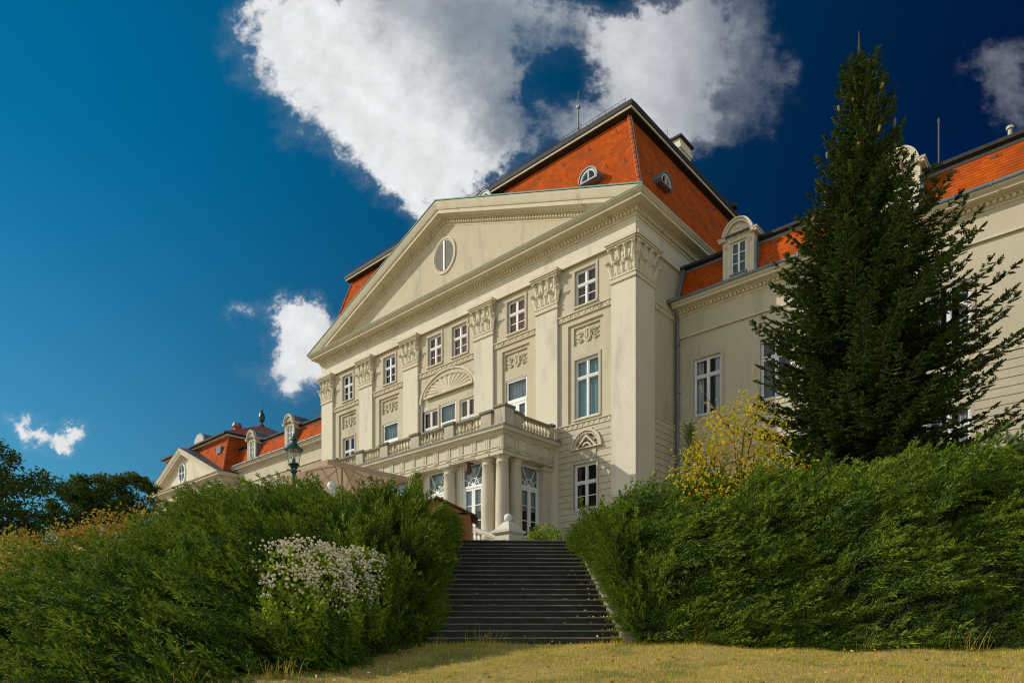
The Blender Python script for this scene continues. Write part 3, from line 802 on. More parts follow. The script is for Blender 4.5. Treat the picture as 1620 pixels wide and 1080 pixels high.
for k in range(4):
    x0 = cx-.62+.31*k; m.prism([(x0+.03+(cx-x0)*.12, 8.72), (x0+.29+(cx-x0-.3)*.12, 8.72), (x0+.30, 9.22), (x0+.01, 9.22)], .06, .15)
m.build('flat_arch', M['rust'], P)

# ---- right return of the centre block
m = MB()
def side_wall(m, u, n0, n1, z0, z1): m.quad((u, n0, z0), (u, n1, z0), (u, n1, z1), (u, n0, z1))
side_wall(m, -.12, 1.70, 4.46, 10.3, 18.5)
m.build('return_wall', M['wall'], P)
m = MB(); z = 10.335
while z > 5:
    zz = z-.325+.035
    side_wall(m, -.075, 1.70, 4.0, zz, z)
    m.quad((-.12, 1.7, zz), (-.12, 4, zz), (-.075, 4, zz), (-.075, 1.7, zz)); m.quad((-.12, 1.7, z), (-.12, 4, z), (-.075, 4, z), (-.075, 1.7, z)); z -= .325
side_wall(m, -.12, 1.7, 4.0, 3, 10.34); m.build('rusticated_wall', M['rust'], P)
for zz, kd in (((10.34, 10.61), 'disc'), ((15.84, 16.13), 'leaf')):
    o = band(1.72, 3.95, zz[0], zz[1], 0, kd); o.rotation_euler = (0, 0, R(90)); o.location = (-.12, 0, 0)
# left flank of the centre block
m = MB(); m.quad((-26.17, 0, 2.5), (-26.17, 8, 2.5), (-26.17, 8, 20.06), (-26.17, 0, 20.06)); m.quad((-26.17, 8, 14), (0, 8, 14), (0, 8, 20.06), (-26.17, 8, 20.06))
m.build('return_wall', M['pil'], P)

# ---- main roof
def roof_face(m, a, b, c, d, mi=0):            # a,b bottom  c,d top; uv in metres, v up the slope
    A, B, C_, D_ = (Vector(p) for p in (a, b, c, d)); ux = (B-A).normalized(); nn = ux.cross((D_-A)).normalized(); vx = nn.cross(ux)
    m.quad(a, b, c, d, uv=[((p-A).dot(ux), (p-A).dot(vx)) for p in (A, B, C_, D_)], mi=mi)
RB = (-26.1, .30, .02, 17.0, 20.06); RT = (-24.55, -1.32, 1.52, 15.4, 25.5)
m = MB()
b0, b1, b2, b3 = (RB[0], RB[2], RB[4]), (RB[1], RB[2], RB[4]), (RB[1], RB[3], RB[4]), (RB[0], RB[3], RB[4])
t0, t1, t2, t3 = (RT[0], RT[2], RT[4]), (RT[1], RT[2], RT[4]), (RT[1], RT[3], RT[4]), (RT[0], RT[3], RT[4])
roof_face(m, b0, b1, t1, t0); roof_face(m, b1, b2, t2, t1, 1); roof_face(m, b2, b3, t3, t2); roof_face(m, b3, b0, t0, t3)
roof = m.build('roof', [M['tile'], M['tile']], P)
m = MB(); o = .36
m.box(RT[0]-o, RT[1]+o, RT[2]-o, RT[3]+o, 25.60, 25.71)
m.build('eave_fascia', M['trim'], P)
m = MB(); m.box(RT[0]-.32, RT[1]+.32, RT[2]-.32, RT[3]+.32, 25.56, 25.598); m.build('roof_soffit', M['darkmetal'], P)  # dark underside: deep shadow below the eave put into the colour
m = MB(); o = .42; m.box(RT[0]-o, RT[1]+o, RT[2]-o, RT[3]+o, 25.712, 25.93)
q0 = [(RT[0]-o, RT[2]-o), (RT[1]+o, RT[2]-o), (RT[1]+o, RT[3]+o), (RT[0]-o, RT[3]+o)]; q1 = [(-18.5, 8.4), (-7.3, 8.4)]
V3 = [(x, y, 25.935) for x, y in q0]+[(x, y, 28.0) for x, y in q1]
m.add(V3, [(0, 1, 5, 4), (1, 2, 5), (2, 3, 4, 5), (3, 0, 4)]); m.build('upper_roof', M['darkmetal'], P)
def ridge_caps(a, b, name='ridge_tiles'):
    A, B = Vector(a), Vector(b); L = (B-A).length; n = int(L/.33); m = MB()
    for k in range(n):
        p, q = A.lerp(B, k/n), A.lerp(B, (k+1.12)/n); m.tube([p, q], .115, 8, r1=.09)
    return m.build(name, M['ridge'], roof)
ridge_caps(b1, t1); ridge_caps(b0, t0)
m = MB(); pts = [Vector(b1).lerp(Vector(t1), k/8)+Vector((.14, -.02, .05*math.sin(k*2))) for k in range(9)]; m.tube(pts, .018, 5); m.build('lightning_cable', M['zinc'], P)
m = MB()                                         # snow rail on the eave of the upper roof
yr, zr = RT[2]-.30, 25.93
for k in range(60):
    x = RT[0]+k*(RT[1]-RT[0])/59; m.tube([(x, yr, zr), (x, yr, zr+.28)], .014, 4)
for zz in (.14, .28): m.tube([(RT[0], yr, zr+zz), (RT[1], yr, zr+zz)], .014, 4)
xr = RT[1]+.32
for k in range(34):
    y = RT[2]+k*.4; m.tube([(xr, y, zr), (xr, y, zr+.16)], .012, 4)
m.tube([(xr, RT[2], zr+.16), (xr, RT[2]+13.2, zr+.16)], .012, 4)
m.build('snow_rail', M['rail'], P)
def guards(a, b, c, d, rows, name='snow_hook'):
    A, B, C_, D_ = (Vector(p) for p in (a, b, c, d)); me = None
    for (t, n, off) in rows:
        for k in range(n):
            s_ = (k+.5+off)/n
            p = A.lerp(B, s_).lerp(D_.lerp(C_, s_), t)
            if me is None:
                g = MB(); g.box(-.10, .10, -.02, .04, -.02, .02); g.tube([(.10, -.04, -.01), (.12, -.12, .02), (.12, -.12, .13)], .022, 5); me = g.mesh('snow_hook', M['rod'])
            ux = (B-A).normalized(); link(name, me, roof, loc=p, rotz=math.atan2(ux.y, ux.x))
guards(b0, b1, t1, t0, [(.88, 14, 0), (.50, 12, .2), (.55, 3, .3)])
guards(b1, b2, t2, t1, [(.90, 12, 0), (.45, 8, .1)])
def oxeye(c, rot, w=.53, h=.62, parent=roof):
    """small arched roof window with zinc hood"""
    m = MB(); m.arcband(0, 0, w-.10, w, -.42, .0, 0, 180, 16); m.box(-w, w, -.42, -.0, -.08, 0)
    m.arcband(0, 0, w, w+.05, -.46, .9, 0, 180, 16)
    o = m.build('roof_window', [M['zinc']], parent, loc=c, rotz=rot)
    g = MB(); vs = [(0, -.36, .0)]+[((w-.1)*math.cos(R(a)), -.36, (w-.1)*math.sin(R(a))) for a in range(0, 181, 12)]
    g.add(vs, [(0, k, k+1) for k in range(1, len(vs)-1)]); g.build('pane', M['glass'], o)
    g = MB(); g.box(-.025, .025, -.41, -.33, 0, w-.1); g.arcband(0, 0, w-.13, w-.095, -.43, -.30, 0, 180, 14); g.build('bar', M['white'], o)
    g = MB(); g.add([(0, -.2, .0)]+[((w-.1)*math.cos(R(a)), -.2, (w-.1)*math.sin(R(a))) for a in range(0, 181, 12)], [(0, k, k+1) for k in range(1, 16)]); g.build('backing', M['inner'], o)
oxeye((-2.82, .60, 22.45), 0); oxeye((-.38, 2.75, 22.2), R(90))
oxeye((-10.75, 1.38, 25.15), 0, w=.55)
m = MB(); m.lathe([(.3, 0), (.32, .12), (.22, .3), (.0, .36)], (0, 0), 12); vent_me = m.mesh('roof_vent', M['darkmetal'])
link('roof_vent', vent_me, P, loc=(-8.2, 1.7, 25.92)); link('roof_vent', vent_me, P, loc=(-.95, 12.4, 25.92))
m = MB(); m.tube([(-4.24, 1.3, 25.8), (-4.24, 1.3, 27.45)], .05, 8); m.tube([(-4.24, 1.3, 27.45), (-4.24, 1.3, 28.2)], .022, 6); m.box(-4.32, -4.16, 1.22, 1.38, 27.3, 27.45); m.tube([(-4.06, 1.35, 26.4), (-4.24, 1.3, 26.5)], .015, 4); m.build('antenna_mast', M['zinc'], P)
m = MB(); m.box(-3.75, -2.7, 9.2, 10.5, 25.5, 28.75); m.box(-3.83, -2.62, 9.12, 10.58, 28.75, 28.95); m.box(-3.75, -2.7, 9.2, 10.5, 28.95, 29.35)
ch = m.build('chimney', M['white_stone'], P)
m = MB(); m.box(-3.9, -2.55, 9.05, 10.65, 29.35, 29.47); m.build('cap', M['darkmetal'], ch)
m = MB(); m.tube([(-3.6, 9.3, 29.4), (-3.6, 9.3, 30.3)], .02, 5); m.build('rod', M['zinc'], ch)
# satellite dish and aerial on the left flank
m = MB(); m.lathe([(.02, 0), (.35, .05), (.58, .16), (.60, .17), (.58, .15), (.02, .0)], seg=18)
dd = m.build('satellite_dish', M['louvre'], P, loc=(-26.75, .6, 16.6)); dd.rotation_euler = (R(75), R(20), R(-40))
m = MB(); m.tube([(0, 0, 0), (0, 0, -.7)], .02, 5); m.build('bracket', M['rod'], dd)
m = MB(); m.tube([(-26.2, .5, 16.1), (-27.0, .4, 16.3), (-27.9, .3, 16.75)], .018, 5)
for k in range(4): m.tube([(-27.05-.25*k, .2, 16.3+.14*k), (-27.05-.25*k, .62, 16.36+.14*k)], .012, 4)
m.tube([(-27.85, .3, 16.5), (-27.85, .3, 17.0)], .015, 4); m.build('aerial', M['rod'], P)
# ------------------------------------------------------------------ wings
WN = 3.9
WCOR = [(0, 15.98), (.05, 16.0), (.05, 16.08), (.10, 16.09), (.10, 16.20), (.2, 16.22), (.24, 16.28), (.52, 16.30), (.52, 16.38), (.62, 16.44), (.68, 16.50), (0, 16.52)]
def dormer(c, dz):
    y = WN-.14; m = MB(); w = .74; zb, zs = 16.55+dz, 18.74+dz
    # front with opening
    wall(m, c-w, c+w, zb, zs, y, [(c-.36, c+.36, 17.10+dz, 18.60+dz)], depth=.12)
    arch = [(c-.60*math.cos(R(a)), zs+.72*math.sin(R(a))) for a in range(0, 181, 12)]
    m.face([(c-w, y, zs), *[(x, y, z) for x, z in arch], (c+w, y, zs)])
    for s_ in (-1, 1): m.quad((c+s_*w, y, zb), (c+s_*w, y+1.9, zb), (c+s_*w, y+1.9, zs+.1), (c+s_*w, y, zs+.1))
    m.box(c+w-.17, c+w+.02, y-.03, y+.04, zb, zs) ; m.box(c-w-.02, c-w+.17, y-.03, y+.04, zb, zs)
    o = m.build('dormer', M['trim'], P)
    m = MB()
    m.arcband(c, zs, .60, .72, y-.14, y+.1, 0, 180, 18, 1.18); m.arcband(c, zs, .70, .77, y-.20, y+.1, 0, 180, 18, 1.18)
    for s_ in (-1, 1):
        m.box(c+s_*.60, c+s_*.92, y-.16, y+1.6, zs-.02, zs+.10); m.box(c+s_*.60, c+s_*.96, y-.20, y+1.6, zs+.10, zs+.16)
    m.build('dormer_cornice', M['trim'], o)
    m = MB(); m.arcband(c, zs, .05, .765, y+.1, y+2.2, 0, 180, 18, 1.18); m.box(c-.97, c+.97, y-.21, y+1.9, zs+.163, zs+.185); m.build('dormer_roof', M['zinc'], o)
    m = MB()
    for a in (18, 52, 90, 128, 162):
        ca, sa = math.cos(R(a)), math.sin(R(a)); q = Vector((-sa, ca))*.02
        p0 = Vector((c+.10*ca, zs+.02+.1*sa)); p1 = Vector((c+.40*ca, zs+.02+.46*sa))
        m.prism([tuple(p0-q), tuple(p1-q), tuple(p1+q), tuple(p0+q)], y-.035, y)
    m.arcband(c, zs+.02, .40, .44, y-.03, y, 10, 170, 14, 1.12)
    for s_ in (-1, 1):
        m.disc(c+s_*.57, 18.45+dz, y, .11, .11, .03, 10)
        for k in range(7): m.disc(c+s_*.57+.08*math.cos(k*.9), 18.45+dz+.08*math.sin(k*.9), y-.02, .03, .03, .03, 6)
    m.box(c-.43, c+.43, y-.05, y+.02, 18.60+dz, 18.66+dz)
    m.build('ornament', M['trim'], o)
    # window with glazing bars
    f = MB(); yf = y+.05
    f.box(c-.36, c-.30, yf, yf+.06, 17.1+dz, 18.6+dz); f.box(c+.30, c+.36, yf, yf+.06, 17.1+dz, 18.6+dz); f.box(c-.045, c+.045, yf-.012, yf+.06, 17.16+dz, 18.54+dz)
    f.box(c-.30, c+.30, yf+.002, yf+.058, 17.1+dz, 17.17+dz); f.box(c-.30, c+.30, yf+.002, yf+.058, 18.53+dz, 18.6+dz)
    for k in (1, 2): f.box(c-.30, c+.30, yf+.008, yf+.05, 17.15+dz+.46*k-.018, 17.15+dz+.46*k+.018)
    f.build('dormer_window', M['white'], o)
    g = MB(); g.quad((c-.33, yf+.03, 17.12+dz), (c+.33, yf+.03, 17.12+dz), (c+.33, yf+.03, 18.58+dz), (c-.33, yf+.03, 18.58+dz)); g.build('pane', M['glass'], o)
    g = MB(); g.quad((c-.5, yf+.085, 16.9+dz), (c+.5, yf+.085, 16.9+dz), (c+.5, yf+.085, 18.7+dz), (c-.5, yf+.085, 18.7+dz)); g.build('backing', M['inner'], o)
    s = MB(); s.box(c-.42, c+.42, y-.07, y+.08, 17.04+dz, 17.10+dz); s.box(c+w+.021, c+w+.12, y-.0, y+.5, zb, zs-.4); s.build('flashing', M['zinc'], o)

def wing(u0, u1, dz, wins, dorms, low, endl=True):
    m = MB(); sw = .06
    holes = [(c-.72, c+.72, 10.88+dz, 13.68+dz) for c in wins]
    wall(m, u0, u1, 10.56+dz, 14.94+dz, WN, holes); m.quad((u0, WN-sw, 14.94+dz), (u1, WN-sw, 14.94+dz), (u1, WN-sw, 16.02+dz), (u0, WN-sw, 16.02+dz))
    m.quad((u0, WN-sw, 14.94+dz), (u1, WN-sw, 14.94+dz), (u1, WN, 14.94+dz), (u0, WN, 14.94+dz))
    m.build('wing_wall', M['wall'], P)
    m = MB(); m.box(u0, u1, WN-sw-.05, WN-sw+.03, 14.90+dz, 14.97+dz); m.build('fillet', M['trim'], P)
    if low:
        m = MB(); courses(m, u0, u1, 5.0, 10.54+dz, WN, [(c-.72, c+.72, 6.4+dz, 8.9+dz) for c in wins]); m.build('rusticated_wall', M['rust'], P)
    band(u0+.002, u1, 10.56+dz, 10.83+dz, WN, 'disc')
    for c in wins: window(c-.72, c+.72, 10.88+dz, 13.68+dz, WN, 'tall', ['cur_b', 'cur_w'][int(abs(c)) % 2], cover=.55)
    if low:
        for c in wins: window(c-.72, c+.72, 6.4+dz, 8.9+dz, WN, 'tall', 'cur_w', cover=.6)
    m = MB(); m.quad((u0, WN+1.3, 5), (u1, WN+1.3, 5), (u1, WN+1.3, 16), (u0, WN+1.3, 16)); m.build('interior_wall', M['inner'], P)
    # cornice with dentils, gutter
    m = MB(); y0 = WN-sw
    prof = [(o, z+dz) for o, z in WCOR]
    sweep(m, prof, lambda o: [(u0, y0-o), (u1, y0-o)])
    u = u0+.05
    while u < u1: m.box(u, u+.11, y0-.20, y0-.098, 16.09+dz, 16.205+dz); m.box(u+.02, u+.08, y0-.25, y0-.2, 16.225+dz, 16.27+dz); u += .20
    m.build('wing_cornice', M['trim'], P)
    m = MB(); yg = y0-.66
    m.tube([(u0, yg, 16.58+dz), (u1, yg, 16.58+dz)], .085, 10); m.quad((u0, yg, 16.53+dz), (u1, yg, 16.53+dz), (u1, WN, 16.58+dz), (u0, WN, 16.58+dz))
    u = u0+.4
    while u < u1: m.box(u, u+.04, yg-.10, yg+.08, 16.49+dz, 16.68+dz); u += 1.15
    m.build('gutter', M['zinc'], P)
    # steep tiled roof, sheet-metal eave band, low upper roof
    m = MB(); ya, yb = WN-.18, WN+.48
    roof_face(m, (u0, ya, 16.56+dz), (u1, ya, 16.56+dz), (u1, yb, 18.42+dz), (u0, yb, 18.42+dz))
    rf = m.build('wing_roof', M['tile'], P)
    m = MB(); m.box(u0, u1, yb-.02, yb+.5, 18.40+dz, 18.52+dz); m.build('roof_soffit', M['zinc'], rf)
    m = MB(); m.box(u0, u1, yb-.22, yb+.5, 18.56+dz, 18.70+dz); m.box(u0, u1, yb-.12, yb+.5, 18.522+dz, 18.558+dz)
    m.quad((u0, yb-.2, 18.705+dz), (u1, yb-.2, 18.705+dz), (u1, yb+7, 20.2+dz), (u0, yb+7, 20.2+dz)); m.build('upper_roof', M['darkmetal'], rf)
    A, B, C_, D_ = (Vector(p) for p in ((u0, ya, 16.56+dz), (u1, ya, 16.56+dz), (u1, yb, 18.42+dz), (u0, yb, 18.42+dz)))
    g = MB(); g.box(-.11, .11, -.03, .05, -.03, .02); g.tube([(.11, -.03, -.02), (.13, -.12, .0), (.13, -.12, .10)], .02, 5); me = g.mesh('snow_hook', M['rod'])
    n = int((u1-u0)/1.35)
    for k in range(n):
        for t, of in ((.86, 0), ):
            p = A.lerp(B, (k+.5)/n).lerp(D_.lerp(C_, (k+.5)/n), t)
            if all(abs(p.x-c) > .95 for c in dorms): link('snow_hook', me, rf, loc=p)
    for c in dorms: dormer(c, dz)
wing(0.02, 26.0, 0.0, [1.62+3.34*k for k in range(8)], [3.25, 9.95, 16.65, 23.3], True)
wing(-47.6, -26.19, -.26, [-28.0-3.34*k for k in range(6)], [-44.0, -37.2, -30.5], False)
# zinc flashing where the right wing roof meets the block, downpipe, rods
m = MB(); m.tube([(.12, 3.62, 16.6), (.14, 4.25, 18.4), (.14, 4.3, 18.72)], .09, 6); m.tube([(.14, 4.3, 18.72), (.9, 5.6, 19.1), (1.6, 6.6, 19.9)], .10, 6)
m.box(-.1, .5, 3.0, 3.5, 16.50, 16.66)
m.add([(.02, 5.2, 18.8), (1.2, 6.0, 18.8), (.02, 6.6, 20.9), (-.4, 6.6, 20.9)], [(0, 1, 2), (0, 2, 3), (1, 2, 3)])
m.build('zinc_flashing', M['zinc'], P)
m = MB(); m.tube([(.10, WN-.14, 4.5), (.10, WN-.14, 15.9)], .07, 8); m.tube([(.10, WN-.14, 15.9), (.13, WN-.5, 16.4)], .07, 8)
for z in (7, 9.2, 12.2, 14.6): m.box(.0, .2, WN-.23, WN-.04, z, z+.06)
m.build('downpipe', M['zinc'], P)
m = MB(); m.tube([(10.6, 7.9, 19.2), (10.6, 7.9, 22.7)], .03, 6); m.lathe([(.03, 22.7), (.06, 22.8), (.0, 22.95)], (10.6, 7.9), 6); m.build('lightning_rod', M['rod'], P)
m = MB(); m.tube([(13.35, 6.0, 18.8), (13.35, 6.0, 20.0)], .07, 8); m.lathe([(.13, 20.0), (.13, 20.1), (.02, 20.16)], (13.35, 6.0), 8); m.build('vent_pipe', M['louvre'], P)

# ------------------------------------------------------------------ far left pavilion
PU0, PU1, PN, pz = -63.3, -47.3, 2.4, -.27
m = MB(); wall(m, PU0, PU1, 3, 15.2, PN, []); m.quad((PU1, PN, 3), (PU1, WN+.1, 3), (PU1, WN+.1, 15.2), (PU1, PN, 15.2)); m.quad((PU0, PN, 3), (PU0, 18, 3), (PU0, 18, 15.2), (PU0, PN, 15.2))
m.build('pavilion_wall', M['wall'], P)
m = MB(); prof = [(o*.85, z-4.35) for o, z in COR if z > 19]
sweep(m, prof, lambda o: [(PU0-o, 18), (PU0-o, PN-o), (PU1+o, PN-o), (PU1+o, WN)])
m.box(PU0-.02, PU1+.02, PN-.05, PN+.1, 14.35, 14.42)
u = PU0
while u < PU1: m.box(u, u+.13, PN-.19, PN-.105, 15.18, 15.32); u += .22
m.build('cornice', M['trim'], P)
TL, TR, AX, AZ, ZB = -64.05, -46.55, -55.3, 19.45, 15.69
m = MB(); m.face([(TL+.3, PN-.02, ZB-.1), (TR-.3, PN-.02, ZB-.1), (AX, PN-.02, AZ-.2)]); m.build('tympanum', M['pil'], P)
bm = bmesh.new()
for tu, sgn in ((TR, -1), (TL, 1)):
    a = Vector((tu, ZB)); b = Vector((AX, AZ)); d = (b-a).normalized(); nrm = Vector((-d.y, d.x)) if sgn > 0 else Vector((d.y, -d.x)); rows = []
    for o, t in RAK:
        o *= .85; p0 = a-nrm*t-d*1.2; base = a-nrm*t; p1 = base+d*((AX-base.x)/d.x); rows.append(((p0.x, PN-o, p0.y), (p1.x, PN-o, p1.y)))
    mb = MB()
    for i in range(len(rows)-1): mb.quad(rows[i][0], rows[i][1], rows[i+1][1], rows[i+1][0])
    me = mb.mesh('x', M['trim']); bm.from_mesh(me); bpy.data.meshes.remove(me)
bmesh.ops.bisect_plane(bm, geom=bm.verts[:]+bm.edges[:]+bm.faces[:], plane_co=(0, 0, ZB+.02), plane_no=(0, 0, -1), clear_outer=True)
me = bpy.data.meshes.new('raking_cornice'); bm.to_mesh(me); bm.free(); me.materials.append(M['trim']); link('raking_cornice', me, P)
m = MB()
for tu in (TR, TL):                               # standing-seam metal roof of the pediment
    a = Vector((tu, PN-.78, ZB+.06)); b = Vector((AX, PN-.78, AZ+.07)); m.quad(tuple(a), tuple(b), (b.x, PN+3.2, b.z), (a.x, PN+.6, a.z))
    for k in range(14):
        p = a.lerp(b, k/14); m.tube([tuple(p), (p.x, PN+.6+2.4*k/14, p.z)], .035, 4)
m.build('pediment_roof', M['zinc'], P)
m = MB(); oc = -56.2; zc = 17.1
m.arcband(oc, zc, .72, .90, PN-.12, PN+.05, 0, 360, 28, 1.28); m.arcband(oc, zc, .66, .72, PN-.06, PN+.05, 0, 360, 28, 1.28); m.box(oc-.05, oc+.05, PN-.08, PN, zc-.9, zc+.9); m.box(oc-.66, oc+.66, PN-.075, PN-.01, zc-.04, zc+.04)
o = m.build('oval_window', M['white'], P)
g = MB(); g.face([(oc+.7*math.cos(2*math.pi*k/24), PN-.025, zc+.9*math.sin(2*math.pi*k/24)) for k in range(24)]); g.build('backing', M['inner'], o)
g = MB(); g.face([(oc+.7*math.cos(2*math.pi*k/24), PN-.04, zc+.9*math.sin(2*math.pi*k/24)) for k in range(24)]); g.build('pane', M['glass'], o)
pc_me = capital_mesh(.85, z=13.35, s=.6)
for u in (-48.2, -51.0, -53.6, -57.0, -59.6, -62.4):
    m = MB(); m.box(u-.42, u+.42, PN-.22, PN, 4, 13.36); p = m.build('pilaster', M['pil'], P)
    c = link('capital', pc_me, p, loc=(u, PN-.22, 7.2)); c.scale = (1, 1, .48)
for u in (-49.6, -52.3, -55.3, -58.3, -61): window(u-.55, u+.55, 11.6, 13.4, PN, 'four', 'cur_b', sill=False)
B0, B1 = (-63.5, PN+.06, 15.75), (-47.1, PN+.06, 15.75); T0, T1 = (-62.5, PN+.95, 19.45), (-47.75, PN+.95, 19.45)
B2, T2 = (-47.1, 18, 15.75), (-47.75, 17, 19.45); B3, T3 = (-63.5, 18, 15.75), (-62.5, 17, 19.45)
m = MB(); roof_face(m, B0, B1, T1, T0); roof_face(m, B1, B2, T2, T1); roof_face(m, B2, B3, T3, T2); roof_face(m, B3, B0, T0, T3)
roof2 = m.build('pavilion_roof', M['tile'], P)
m = MB(); m.box(-62.8, -47.4, PN+.6, 17.3, 19.46, 19.60); m.build('roof_soffit', M['trim'], roof2)
m = MB(); m.box(-62.9, -47.3, PN+.3, 17.4, 19.602, 19.78); m.box(-47.12, -46.6, PN-.2, WN, 15.72, 15.84); m.build('eave_band', M['darkmetal'], roof2)
ap = (-54.6, 10.3, 23.55)
m = MB()
for a, b in (((-62.9, PN+.3), (-47.3, PN+.3)), ((-47.3, PN+.3), (-47.3, 17.4)), ((-47.3, 17.4), (-62.9, 17.4)), ((-62.9, 17.4), (-62.9, PN+.3))):
    A, B = Vector((*a, 19.785)), Vector((*b, 19.785)); ux = (B-A).normalized(); C_ = Vector(ap); nn = ux.cross(C_-A).normalized(); vx = nn.cross(ux)
    m.face([tuple(A), tuple(B), ap], uv=[((p-A).dot(ux), (p-A).dot(vx)) for p in (A, B, C_)])
m.build('upper_roof', M['tileb'], roof2)
m = MB(); pts = [Vector(B1).lerp(Vector(T1), k/10) for k in range(11)]
for p, q in zip(pts, pts[1:]): m.tube([p, q], .12, 8, r1=.09)
m.build('ridge_tiles', M['ridge'], roof2)
m = MB(); m.lathe([(.28, 23.45), (.30, 23.6), (.12, 23.7), (.12, 23.9), (.30, 24.1), (.36, 24.5), (.26, 24.9), (.10, 25.1), (.14, 25.2), (.06, 25.4), (.02, 26.4)], (ap[0], ap[1]), 12); m.build('finial', M['lampgreen'], P)
m = MB(); m.lathe([(.36, 20.9), (.36, 22.15), (.52, 22.3), (.52, 22.36)], (-53.2, 6.8), 6); o = m.build('chimney_cowl', M['ridge'], P)
m = MB(); m.lathe([(.54, 22.362), (.40, 22.7), (.20, 22.76)], (-53.2, 6.8), 6); m.build('cap', M['zinc'], o)
m = MB(); m.arcband(-53.4, 19.75, .001, 1.25, PN+.5, PN+3.4, 0, 180, 16, .85); o = m.build('round_dormer', M['zinc'], P)
m = MB(); m.arcband(-53.4, 19.78, .001, 1.05, PN+.46, PN+.5, 0, 180, 16, .85); m.build('dormer_front', M['louvre'], o)
m = MB(); m.box(-49.35, -48.5, PN+.45, PN+1.2, 17.95, 18.6); o = m.build('roof_window', M['zinc'], P)
m = MB(); m.box(-49.25, -48.6, PN+.41, PN+.449, 18.03, 18.52); m.build('pane', M['glass'], o); 
guards(B0, B1, T1, T0, [(.75, 9, 0)])

# ------------------------------------------------------------------ portico with balcony
CX = -13.09; PR, PL = -4.75, -21.43; PF = -3.86
ccol = [-5.03, -5.97, -8.70, -11.33]; cols = [(u, -3.60) for u in ccol]+[(2*CX-u, -3.60) for u in ccol]+[(-5.03, -2.68), (2*CX+5.03, -2.68)]
m = MB(); zc = 8.72
prof = [(.36, 4.6), (.36, 4.72), (.39, 4.78), (.36, 4.86), (.335, 4.9), (.335, 5.6), (.325, 6.6), (.30, 7.6), (.275, 8.20), (.31, 8.22), (.31, 8.26), (.275, 8.28), (.275, 8.40), (.33, 8.46), (.40, 8.53)]
m.lathe(prof, seg=28); cme = m.mesh('column', M['lime'], smooth=False)
for p in cme.polygons: p.use_smooth = len(p.vertices) == 4
m = MB(); m.box(-.42, .42, -.42, .42, 8.53, 8.64); ab = m.mesh('abacus', M['lime'])
m = MB(); m.box(-.45, .45, -.45, .45, 4.40, 4.6); pb = m.mesh('plinth', M['lime'])
for u, n in cols:
    c = link('column', cme, P, loc=(u, n, 0)); link('abacus', ab, c); link('plinth', pb, c)
# entablature: architrave, frieze with triglyphs, cornice and balcony slab
def ring(m, o, z0, z1):                         # box ring around portico outline, offset o
    m.box(PL-o, PR+o, PF-o, PF+.55, z0, z1); m.box(PR-.55, PR+o, PF+.55, .10, z0, z1); m.box(PL-o, PL+.55, PF+.55, .10, z0, z1)
m = MB(); ring(m, -.03, 8.642, 8.78); ring(m, 0, 8.782, 8.92); m.build('architrave', M['lime'], P)
m = MB(); ring(m, .04, 8.922, 8.97)
ring(m, -.02, 8.972, 9.46); ring(m, .05, 9.462, 9.50)
m.build('portico_frieze', M['lime'], P)
tg = MB()
for k in (-1, 0, 1): tg.box(k*.115-.042, k*.115+.042, -.045, 0, 8.975, 9.42)
tg.box(-.18, .18, -.02, 0, 8.975, 9.45); tg.box(-.18, .18, -.06, 0, 9.42, 9.46); tg.box(-.19, .19, -.055, -.002, 8.86, 8.895)
for k in range(6): tg.frustum((-.16+.064*k-.02, -.16+.064*k+.02, -.05, -.002, 8.80), (-.16+.064*k-.012, -.16+.064*k+.012, -.04, -.002, 8.86))
tme = tg.mesh('triglyph', M['lime'])
n_ = 19
for k in range(n_): link('triglyph', tme, P, loc=(PR-.12-(PR-PL-.24)*k/(n_-1), PF+.02, 0))
for k in range(5): link('triglyph', tme, P, loc=(PR-.02, PF+.14+.86*k, 0), rotz=R(90))
m = MB()
CP = [(.05, 9.502), (.12, 9.54), (.12, 9.60), (.20, 9.62), (.30, 9.66), (.30, 9.73), (.35, 9.77), (.38, 9.80), (-.6, 9.84)]
sweep(m, CP, lambda o: [(PL-o, .1), (PL-o, PF-o), (PR+o, PF-o), (PR+o, .1)])
m.quad((PL, PF, 8.70), (PR, PF, 8.70), (PR, .2, 8.70), (PL, .2, 8.70)); m.quad((PL, PF, 9.835), (PR, PF, 9.835), (PR, .2, 9.835), (PL, .2, 9.835))
m.build('balcony_slab', M['lime'], P)
m = MB(); m.box(PL-.30, PR+.33, PF-.33, PF-.2, 9.842, 9.875); m.box(PR+.2, PR+.33, PF-.2, .1, 9.842, 9.875); m.box(PR+.30, PR+.42, -.25, -.05, 9.80, 9.92); m.build('balcony_flashing', M['zinc'], P)
# balustrade
yb_ = PF-.02; zb0, zb1 = 9.88, 10.62
pf = [(-4.70, -.30), (-5.74, -.34), (-8.33, -.33), (-10.98, -.40), (-13.63, -.40), (-15.92, -.33)]
pf = [-4.86, -5.74, -8.33, -10.98, -13.63, -15.92, -18.5, -20.5, -21.4]
pier = MB(); pier.box(-.33, .33, -.17, .17, 9.88, 10.56); pier.box(-.36, .36, -.2, .2, 9.878, 9.98); pme = pier.mesh('balustrade_pier', M['pier'])
pcap = MB(); pcap.box(-.40, .40, -.25, .25, 10.60, 10.70); pcap.box(-.36, .36, -.21, .21, 10.56, 10.60); pcm = pcap.mesh('pier_cap', M['coping'])
for i, u in enumerate(pf):
    if i == 0: continue
    o = link('balustrade_pier', pme, P, loc=(u, yb_+.06, 0)); link('pier_cap', pcm, o)
m = MB(); m.box(-.36, .30, -.30, .34, 9.88, 10.66); m.box(-.39, .33, -.33, .37, 9.878, 9.98); o = m.build('balustrade_pier', M['pier'], P, loc=(PR-.02, PF+.12, 0))
